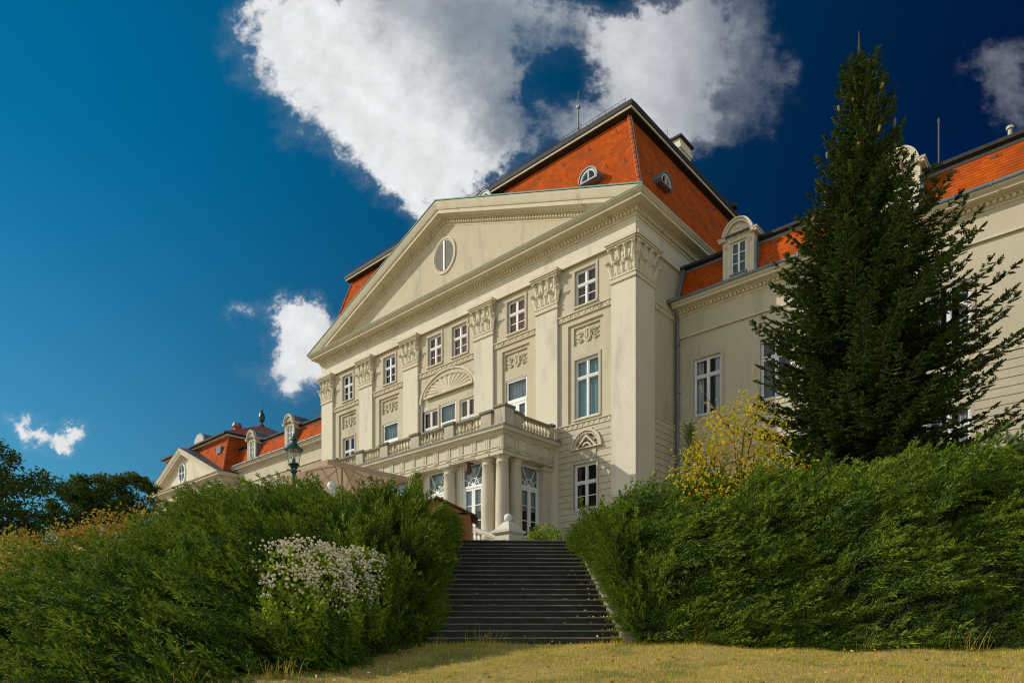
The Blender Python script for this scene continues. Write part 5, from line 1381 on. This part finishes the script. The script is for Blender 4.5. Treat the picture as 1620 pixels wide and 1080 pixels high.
build_bank(LEFT, [(.08, .85), (.12, .3), (.34, .72), (.40, .22), (.60, .8), (.68, .3), (.88, .6)],
    ['dark clipped juniper along the left edge of the stairs, topmost next to the hut', 'low juniper beside the bottom steps, right of the white flowering clematis',
     'feathery juniper directly under the big parasol, behind the white clematis', 'juniper at the lawn edge that carries the white flowering clematis',
     'tall juniper with pointed plumes under the green lamp post', 'spreading juniper below the lamp post that reaches the bottom picture edge',
     'low sprawling juniper in front of the golden brown bush'], lean_l, ['juniper'], 4700, 1, 'junipers on the bank left of the stairs', 1.35, (.32, .21, .13, .09))
RIGHT = Bank([(2.15, 20.3, 3.25), (3.5, 19.2, 3.6), (5.2, 18.2, 3.8), (7.2, 17.5, 3.75), (9.0, 17.0, 4.0), (10.6, 16.6, 4.05), (12.6, 16.3, 3.9), (14.6, 16.0, 3.8)],
             [(2.74, 13.8, -.10), (3.6, 13.7, -.12), (5.0, 13.4, -.15), (6.6, 13.2, -.2), (8.0, 13.0, -.22), (9.6, 12.8, -.25), (11.2, 12.6, -.28), (13, 12.4, -.3)], 1.15, 2.6)
def lean_r(u, t):
    a = np.clip(u/.12, 0, 1)[:, None]; return (1-a)*np.array([-.15, -.35, .25])+a*np.array([.72, -.12, .18])
build_bank(RIGHT, [(.05, .8), (.08, .25), (.28, .75), (.32, .22), (.52, .7), (.58, .2), (.78, .75), (.82, .25)],
    ['clipped juniper at the top right of the stairs, in front of the ground floor window', 'dense clipped juniper beside the lowest steps above the pale cheek wall',
     'feathery juniper around the foot of the yellow leaved birch', 'dark juniper at the lawn edge below the yellow leaved birch',
     'juniper with long plumes directly in front of the spruce trunk', 'dark juniper at the lawn edge below the spruce',
     'spiky juniper in front of the broad leaved shrub at the right edge', 'juniper at the lawn edge in the bottom right corner'], lean_r, ['juniper', 'juniper', 'juniper_b', 'juniper', 'juniper_b', 'juniper_b'], 5400, -1, 'junipers on the bank right of the stairs', 1.2)
# a thin upright juniper leader in front of the wing wall
t = thing('upright_juniper', 'slim upright dark juniper leader between the downpipe and the yellow birch', 'juniper', (4.78, 17.6, 3.6))
n = 200; z = rng.uniform(0, 1, n)**.8; a = rng.uniform(0, 6.28, n)
pos = np.stack([(.22*(1-z)*np.cos(a)-.18*z), .22*(1-z)*np.sin(a), .2+1.55*z], -1); dd = np.stack([np.cos(a)*.5-.15, np.sin(a)*.5, np.full(n, 1.)], -1)
scatter('foliage', SPR[1][0], SPR[1][1], frames(dd, rng.uniform(.2, .4, n)), pos, M['juniper_b'], t)
m = MB(); m.tube([(0, 0, -.6), (0, 0, .6), (-.18, 0, 1.75)], .04, 6, r1=.01); m.build('stem', M['bark'], t)

# ------------------------------------------------------------------ clematis in flower over the left bank
cu, ct = .32, .18
t = thing('clematis', 'clematis climber covered in white blossom sprawling over the left juniper bank', 'climber', tuple(LEFT.at(np.array([cu]), np.array([ct]))[0]))
base = np.array(t.location); n = 5200
rr = rng.uniform(0, 1, n)**.6; aa = rng.uniform(0, 6.28, n)
u_ = cu+.19*rr*np.cos(aa); t_ = ct+.165*rr*np.sin(aa)+.04*np.sin(u_*60); P_ = LEFT.at(u_, t_); N_ = LEFT.normal(u_, t_)
P_ = P_+N_*(.10+.42*(1-rr**2)*rng.uniform(.4, 1, n)+.05)[:, None]
scatter('foliage', LT, LF, frames(N_*.3+rng.normal(size=(n, 3))*.7+np.array([0, -.2, .3]), rng.uniform(.06, .12, n)), P_-base, M['clem'], t)
r5 = np.random.default_rng(3); nb = 620; fv = []; ff = []
for k in range(16):                                   # little ball of petals
    d_ = unit(r5.normal(size=3)); s_ = unit(np.cross(d_, r5.normal(size=3))); q = unit(np.cross(d_, s_)); b_ = len(fv); c_ = d_*.6
    fv += [c_-s_*.55, c_+q*.55, c_+s_*.55, c_-q*.55]; ff.append((b_, b_+1, b_+2, b_+3))
rr = rng.uniform(0, 1, nb)**.55; aa = rng.uniform(0, 6.28, nb); u_ = cu+.02+.17*rr*np.cos(aa); t_ = ct+.03+.13*rr*np.sin(aa); keep = (t_ > ct-.03) | (rng.random(nb) < .65); u_, t_, rr = u_[keep], t_[keep], rr[keep]
P_ = LEFT.at(u_, t_)+LEFT.normal(u_, t_)*(.22+.42*(1-rr**2)*rng.uniform(.75, 1.1, len(rr))+.06)[:, None]
cl = np.repeat(P_, 3, axis=0)+rng.normal(size=(len(P_)*3, 3))*.05
scatter('blossom', fv, ff, frames(rng.normal(size=(len(cl), 3)), rng.uniform(.013, .036, len(cl))), cl-base, M['flower'], t)
m = MB()
for k in range(7):
    a = k*.9; p0 = np.array([0, 0, -.4]); p1 = LEFT.at(np.array([cu+.09*math.cos(a)]), np.array([ct+.12*math.sin(a)]))[0]-base+np.array([0, -.05, .2]); m.tube([tuple(p0), tuple(p0*.4+p1*.6), tuple(p1)], .012, 5)
m.build('stem', M['bark_pale'], t)

# ------------------------------------------------------------------ bushes and trees
def bush(name, label, cat, loc, blobs, n, size, mt, group=None, up=.3):
    t = thing(name, label, cat, loc, 0, group); pos, fr = leaf_blob(blobs, n, size, up, .2); scatter('foliage', LT, LF, fr, pos, M[mt], t)
    m = MB()
    for k in range(7):
        b = blobs[k % len(blobs)]; a = k*1.1; m.tube([(b[0]*.3, b[1]*.3, -.6), (b[0]*.8+.2*math.cos(a), b[1]*.8+.2*math.sin(a), b[2]*.5), (b[0]+b[3]*.6*math.cos(a), b[1]+b[4]*.6*math.sin(a), b[2]+b[5]*.5)], .025, 5, r1=.006)
    m.build('stem', M['bark_pale'], t); return t
bush('golden_bush', 'golden brown leaved bush on the left bank below the far pavilion', 'bush', (-10.9, 19.5, 2.0), [(0, 0, .9, 1.5, 1.1, .85), (1.3, .3, .9, .9, .9, .7), (-1.4, 0, .6, 1.1, 1, .8), (-2.6, -.6, .3, 1.0, 1, .7)], 6000, .11, 'golden')
bush('olive_bush', 'olive yellow bush at the left picture edge below the dark tree', 'bush', (-12.8, 17.0, 1.2), [(0, 0, .6, 1.2, 1.1, .8), (1.5, .3, .55, 1.0, .9, .6), (-1.2, -.4, .3, 1, 1, .6)], 4500, .10, 'olive')
bush('lime_sapling', 'small lime green sapling poking up between the golden bush and the junipers', 'sapling', (-9.55, 19.6, 2.4), [(.1, 0, 1.55, .30, .3, .45), (.35, 0, 1.1, .5, .4, .35), (-.4, 0, .9, .5, .4, .3)], 520, .12, 'lime_leaf')
bush('broad_leaved_shrub', 'broad leaved green shrub at the right edge beside the spruce', 'shrub', (12.6, 17.2, 3.2), [(-.2, 0, 1.5, .5, .5, .7), (.5, 0, 1.2, .6, .5, .8), (-.6, 0, .8, .5, .5, .5), (1.0, 0, 1.6, .5, .5, .6)], 620, .20, 'shrubleaf')
bush('yellow_groundcover_shrub', 'low yellow green creeper lying on the junipers below the spruce', 'creeper', (9.6, 16.6, 4.1), [(0, 0, .15, .9, .35, .16), (-1.5, .3, .0, .6, .3, .16), (1.5, 0, .15, .8, .3, .14)], 1100, .07, 'lime_leaf')
# yellow birch sapling
t = thing('yellow_birch', 'young birch with yellow autumn leaves rising from the right juniper bank', 'tree', (5.78, 17.4, 2.6))
blobs = [(-.15, 0, 2.75, .85, .7, .75), (.75, .1, 2.45, .65, .6, .7), (-.75, 0, 2.1, .65, .6, .55), (.2, -.2, 1.75, 1.1, .8, .6), (-1.25, -.3, 1.45, .6, .5, .45), (-1.1, -.2, 2.0, .45, .4, .4), (1.2, 0, 1.6, .7, .6, .5), (0, -.8, 1.0, .85, .5, .5), (-1.0, -.7, .9, .6, .4, .4), (.9, -.7, 1.2, .6, .4, .4), (.3, 0, 3.35, .35, .3, .35)]
pos, fr = leaf_blob(blobs, 3400, .10, -.55, .1); pos += rng.normal(size=pos.shape)*rng.choice([.05, .22], (len(pos), 1), p=[.7, .3])
tw = [((0, 0, 0), (.1, 0, 1.4), (.45, 0, 2.9), (.55, 0, 3.75), (.42, 0, 4.3))]
for k in range(26):
    b = blobs[k % len(blobs)]; a = k*2.4; tw.append(((.06, 0, .5+.06*k), (b[0]*.6, b[1]*.6, b[2]*.85), (b[0]+b[3]*.9*math.cos(a), b[1]+b[4]*.7*math.sin(a), b[2]+b[5]*(.5+.5*math.sin(a*1.7)))))
tw += [((.45, 0, 2.9), (.9, 0, 3.5), (1.25, 0, 3.75)), ((-.1, 0, 2.6), (-.7, 0, 3.4), (-.95, 0, 3.85))]
xp = []
for q in tw[-29:]:
    for k in range(3): xp.append(np.array(q[-1])*(1-.12*k)+np.array(q[1])*.12*k+rng.normal(size=3)*.05)
xp = np.array(xp); pos = np.concatenate([pos, xp]); fr = np.concatenate([fr, frames(rng.normal(size=(len(xp), 3))-np.array([0, 0, .6]), np.full(len(xp), .10))])
scatter('crown', LT, LF, fr, pos, M['yellow'], t)
m = MB()
for q in tw: m.tube(q, .016 if q is not tw[0] else .03, 5, r1=.004)
m.build('trunk', M['bark_pale'], t)

# spruce
def spruce():
    t = thing('spruce_tree', 'tall dark green spruce with hanging tan cones in front of the right wing', 'tree', (11.25, 22.0, 3.0)); H = 16.6
    r = np.random.default_rng(5); pos = []; dr = []; sc = []; br = MB(); cones = []
    TV = []; TF = []
    def brush(p, d, L, w):
        d = unit(np.array(d, float)); a = unit(np.cross(d, [.3, .2, 1])); b = np.cross(d, a); p = np.array(p, float)
        for s_ in (a, b):
            i = len(TV); TV.extend([p-s_*w*.35, p-s_*w+d*L*.45, p+d*L*1.0, p+s_*w+d*L*.45]); TF.append((i, i+1, i+2, i+3))
    brush((0, 0, 0), (1, 0, 0), 1.0, .10)
    for k, (tt, sd) in enumerate(((.15, 1), (.28, -1), (.42, 1), (.55, -1), (.68, 1), (.8, -1))):
        brush((tt, 0, 0), (.72, sd*.70, -.05), .52*(1.1-tt*.6), .088)
    z = 0.3
    while z < H-1.3:
        f = z/H; rad = float(np.interp(f, [0, .1, .32, .446, .53, .614, .68, .75, .88, .95], [3.3, 3.7, 3.75, 3.25, 2.5, 1.8, 1.3, .95, .5, .25]))
        nb = 11 if f < .75 else 7
        ph = r.uniform(0, 6.28)
        for k in range(nb):
            a = ph+k*6.283/nb+r.normal()*.22; L = (rad*r.uniform(.74, 1.12)+.12)*(.96+.13*math.cos(a))
            if r.random() < .06: L *= 1.15
            up0 = -.12+.95*f**1.6; zz = z+r.uniform(-.12, .12)
            n = max(4, int(L/.14)); pts = []
            for j in range(n+1):
                s_ = j/n; rr = L*s_; dz = L*(up0*s_-.30*s_*(1-f)*(1-s_*.9)*1.2+.16*s_**3)
                pts.append(np.array([rr*math.cos(a), rr*math.sin(a), zz+dz]))
            br.tube([tuple(p) for p in pts[::2]+([pts[-1]] if n % 2 else [])], .012+.012*L/4, 4, r1=.005)
            for j in range(1, n+1):
                d = pts[j]-pts[j-1]; d = d/np.linalg.norm(d); side = np.cross([0, 0, 1], d); side /= np.linalg.norm(side)
                s_ = j/n
                if s_ < .18 and f < .7: continue
                wl = (.22+.44*(1-s_)*min(1, L/2.5))*r.uniform(.7, 1.2)
                for sg in (-1, 1):
                    dd_ = d*.62+side*sg*.75+np.array([0, 0, r.uniform(-.35, .12)]); pos.append(pts[j]-d*r.uniform(0, .12)); dr.append(dd_); sc.append(wl)
                if r.random() < .6: pos.append(pts[j]); dr.append(d*.7+np.array([r.normal()*.4, r.normal()*.4, r.uniform(.2, .7)])); sc.append(wl*.7)
            pos.append(pts[-1]-d*.1); dr.append(d+np.array([0, 0, .15])); sc.append(.30)
            if f > .58 and r.random() < .13: cones.append(pts[-1]-np.array([0, 0, .05])+r.normal(size=3)*.08)
        z += .31 if f < .8 else .25
    for k in range(12):
        pos.append(np.array([0, 0, H-1.5+.10*k])); a = k*2.4; dr.append(np.array([math.cos(a)*.9, math.sin(a)*.9, .9])); sc.append(.34*(1-k/16))
    pos = np.array(pos); dr = np.array(dr); roll = rng.normal(0, .5, len(pos))
    scatter('crown', TV, TF, frames(dr, np.array(sc), roll), pos, M['spruce'], t)
    br.tube([(0, 0, -.5), (0, 0, 5), (.03, 0, 12), (0, 0, H-1.4), (-.02, 0, H)], .24, 8, r1=.015); br.build('trunk', M['bark'], t)
    c = MB(); c.lathe([(.012, 0), (.035, -.03), (.045, -.09), (.04, -.16), (.02, -.22), (.004, -.24)], seg=8); cme = c.mesh('spruce_cone', M['conemat'])
    for p in cones[:80]:
        o = link('cone', cme, t, loc=tuple(p)); o.rotation_euler = (r.normal()*.2, r.normal()*.2, 0); o.scale = (1.0, 1.0, r.uniform(.8, 1.2))
    print('spruce', len(pos), len(cones))
spruce()

def big_tree(label, loc, blobs, n, size, mt, trunk_h):
    t = thing('broadleaf_tree', label, 'tree', loc, 0, 'trees beyond the left bank'); allp = []; allf = []
    sub = []
    for b in blobs:                                    # clumps over each lobe
        for k in range(34):
            d = unit(rng.normal(size=3)); q = np.array(b[:3])+d*np.array(b[3:6])*rng.uniform(.72, 1.02); s_ = rng.uniform(.16, .30)*b[3]; sub.append((*q, s_*1.2, s_*1.2, s_*.8))
    pos, fr = leaf_blob(sub, n, size, .1, .1); scatter('crown', LT, LF, fr, pos, M[mt], t)
    m = MB(); m.tube([(0, 0, -.5), (.1, 0, trunk_h*.5), (0, 0, trunk_h)], .4, 9, r1=.25)
    for b in blobs: m.tube([(0, 0, trunk_h*.8), (b[0]*.5, b[1]*.5, (trunk_h+b[2])*.5), (b[0], b[1], b[2]+b[5]*.3)], .18, 6, r1=.04)
    m.build('trunk', M['bark'], t)
big_tree('large dark broadleaf tree at the left picture edge', (-34.5, 45.0, 3.0), [(0, 0, 6.2, 4.3, 4, 3.3), (-3, 1, 5, 3.5, 3.5, 3), (2.2, -1, 4.6, 2.0, 2.2, 2.2), (-.8, -1, 3.2, 3.8, 3, 2.2), (-.6, 0, 8.4, 2.4, 2.2, 1.8)], 40000, .23, 'tree', 3.5)
big_tree('rounded green tree between the dark tree and the far pavilion', (-38.6, 63.0, 3.0), [(.5, 0, 9.6, 3.0, 3, 2.3), (3.0, 0, 9.9, 2.4, 2.4, 2.1), (-2.2, 0, 8.6, 2.0, 2, 2.0), (-3.0, 0, 7.6, 1.2, 1.3, 1.2), (.4, 0, 6.8, 3.6, 3, 2.2)], 34000, .27, 'tree2', 5)

# ------------------------------------------------------------------ lawn grass, weeds, fallen leaves
def in_lawn(x, y):
    lx = np.interp(y, LEFT.f[::-1, 1], LEFT.f[::-1, 0]); ry = np.interp(x, RIGHT.f[:, 0], RIGHT.f[:, 1])
    return (x > lx-.3) & (y < np.where(x > 2.4, ry+.25, 14.25))
GT = np.array([(0, .06, 0), (0, -.06, 0), (.10, -.045, .55), (.10, .045, .55), (.34, 0, 1.0)]); 
GTV = [(0, .055, 0), (0, -.055, 0), (.12, -.04, .55), (.12, .04, .55), (.36, .004, 1.0), (.36, -.004, 1.0)]; GTF = [(0, 1, 2, 3), (3, 2, 5, 4)]
def grass(name, n, mt, h, keepf):
    x = rng.uniform(-6, 13, n); y = rng.uniform(8.3, 14.4, n); k = in_lawn(x, y) & keepf(x, y); x, y = x[k], y[k]
    z = np.array([gz(a, b)+.03*math.sin(a*1.3+b*.7)+.02*math.sin(a*2.9-b*2.1) for a, b in zip(x, y)])-.006
    a = rng.uniform(0, 6.28, len(x)); s_ = rng.uniform(.5, 1.3, len(x))*h*(1+.6*np.clip((y-13.2)/1, 0, 1)); tl = rng.normal(0, .35, len(x))
    c, s2 = np.cos(a), np.sin(a); ct_, st = np.cos(tl), np.sin(tl)
    Rm = np.zeros((len(x), 3, 3)); Rm[:, 0, 0] = c*ct_; Rm[:, 1, 0] = s2*ct_; Rm[:, 2, 0] = -st; Rm[:, 0, 1] = -s2; Rm[:, 1, 1] = c; Rm[:, 0, 2] = c*st; Rm[:, 1, 2] = s2*st; Rm[:, 2, 2] = ct_
    o = scatter(name, GTV, GTF, Rm*s_[:, None, None], np.stack([x, y, z], -1), M[mt]); tag(o, kind='stuff'); return o
patch = lambda x, y: np.sin(x*1.7+.4)*np.cos(y*2.1+1)+.6*np.sin(x*4.1-y*3.3)+.35*np.sin(x*9+y*8)
tag(grass('dry_grass', 70000, 'straw', .055, lambda x, y: rng.random(len(x)) < .85), 'short straw coloured dry grass over the lawn', 'grass')
tag(grass('green_grass', 60000, 'turf', .055, lambda x, y: patch(x, y)+rng.normal(size=len(x))*.4 > .45), 'green grass patches among the dry lawn', 'grass')
n = 420; x = rng.uniform(-5, 12.5, n); y = rng.uniform(8.6, 14.3, n); k = in_lawn(x, y); x, y = x[k], y[k]
pos = np.stack([x, y, np.array([gz(a, b) for a, b in zip(x, y)])+.05], -1); d = rng.normal(size=(len(x), 3)); d[:, 2] *= .25
NL = 110; sx = rng.uniform(-3.8, -.1, NL); si = rng.integers(0, 20, NL); cs_, sn2 = math.cos(SR), math.sin(SR); sy = si*.35+rng.uniform(.12, .33, NL); sx[:60] = -.04-rng.exponential(.28, 60).clip(0, 3); sx[60:85] = -3.95+rng.exponential(.3, 25).clip(0, 3)
sp_ = np.stack([SO[0]+sx*cs_-sy*sn2, SO[1]+sx*sn2+sy*cs_, .01+.15*si+.02], -1); dd2 = rng.normal(size=(NL, 3)); dd2[:, 2] *= .2
tag(scatter('fallen_leaves', LT, LF, frames(np.concatenate([d, dd2]), rng.uniform(.045, .10, len(x)+NL), rng.normal(0, .3, len(x)+NL)+np.pi/2), np.concatenate([pos, sp_]), M['fallen']), 'orange and pale fallen leaves lying on the lawn and steps', 'leaves', kind='stuff')
tuft_spots = [(3.75, 13.45, .55, 40, 'tall dry grass tuft against the right juniper, near the cheek wall'), (8.6, 12.75, .5, 26, 'dry weed tuft at the foot of the dark juniper below the spruce'), (10.4, 12.6, .6, 34, 'tall brown weed stalks at the lawn edge in the far right corner'),
    (-.55, 13.2, .45, 40, 'pale dry grass clump on the lawn in front of the bottom step'), (-1.5, 12.6, .35, 26, 'small dry grass clump left of the bottom step in the hedge shadow'), (-3.3, 9.55, .35, 44, 'dry weeds along the lawn edge below the white clematis'),
    (6.9, 13.05, .35, 26, 'thin dry stalks at the lawn edge below the yellow birch'), (2.2, 13.8, .38, 26, 'thin dry weeds at the right end of the bottom step'), (.35, 13.9, .22, 26, 'low green weeds growing at the middle of the bottom step'), (-4.4, 8.95, .4, 34, 'dry weed stalks at the bottom picture edge under the left hedge')]
for (x, y, h, n, lb) in tuft_spots:
    t = thing('weed_tuft', lb, 'weeds', (x, y, gz(x, y)), 0, 'weeds along the lawn edge')
    a = rng.uniform(0, 6.28, n); d = np.stack([np.cos(a)*.35, np.sin(a)*.35, np.full(n, 1.)], -1)+rng.normal(size=(n, 3))*.15; d = unit(d)
    rx = unit(np.cross(np.tile([.3, .9, .1], (n, 1)), d)); Rm = np.stack([rx, np.cross(d, rx), d], 2)*(rng.uniform(.5, 1.1, n)*h)[:, None, None]
    gv = np.array(GTV)*np.array([.6, .28, 1]); mt = 'turf' if 'green' in lb else 'straw'
    scatter('blades', gv, GTF, Rm, np.stack([rng.normal(0, .16, n), rng.normal(0, .08, n), np.zeros(n)], -1), M[mt], t)
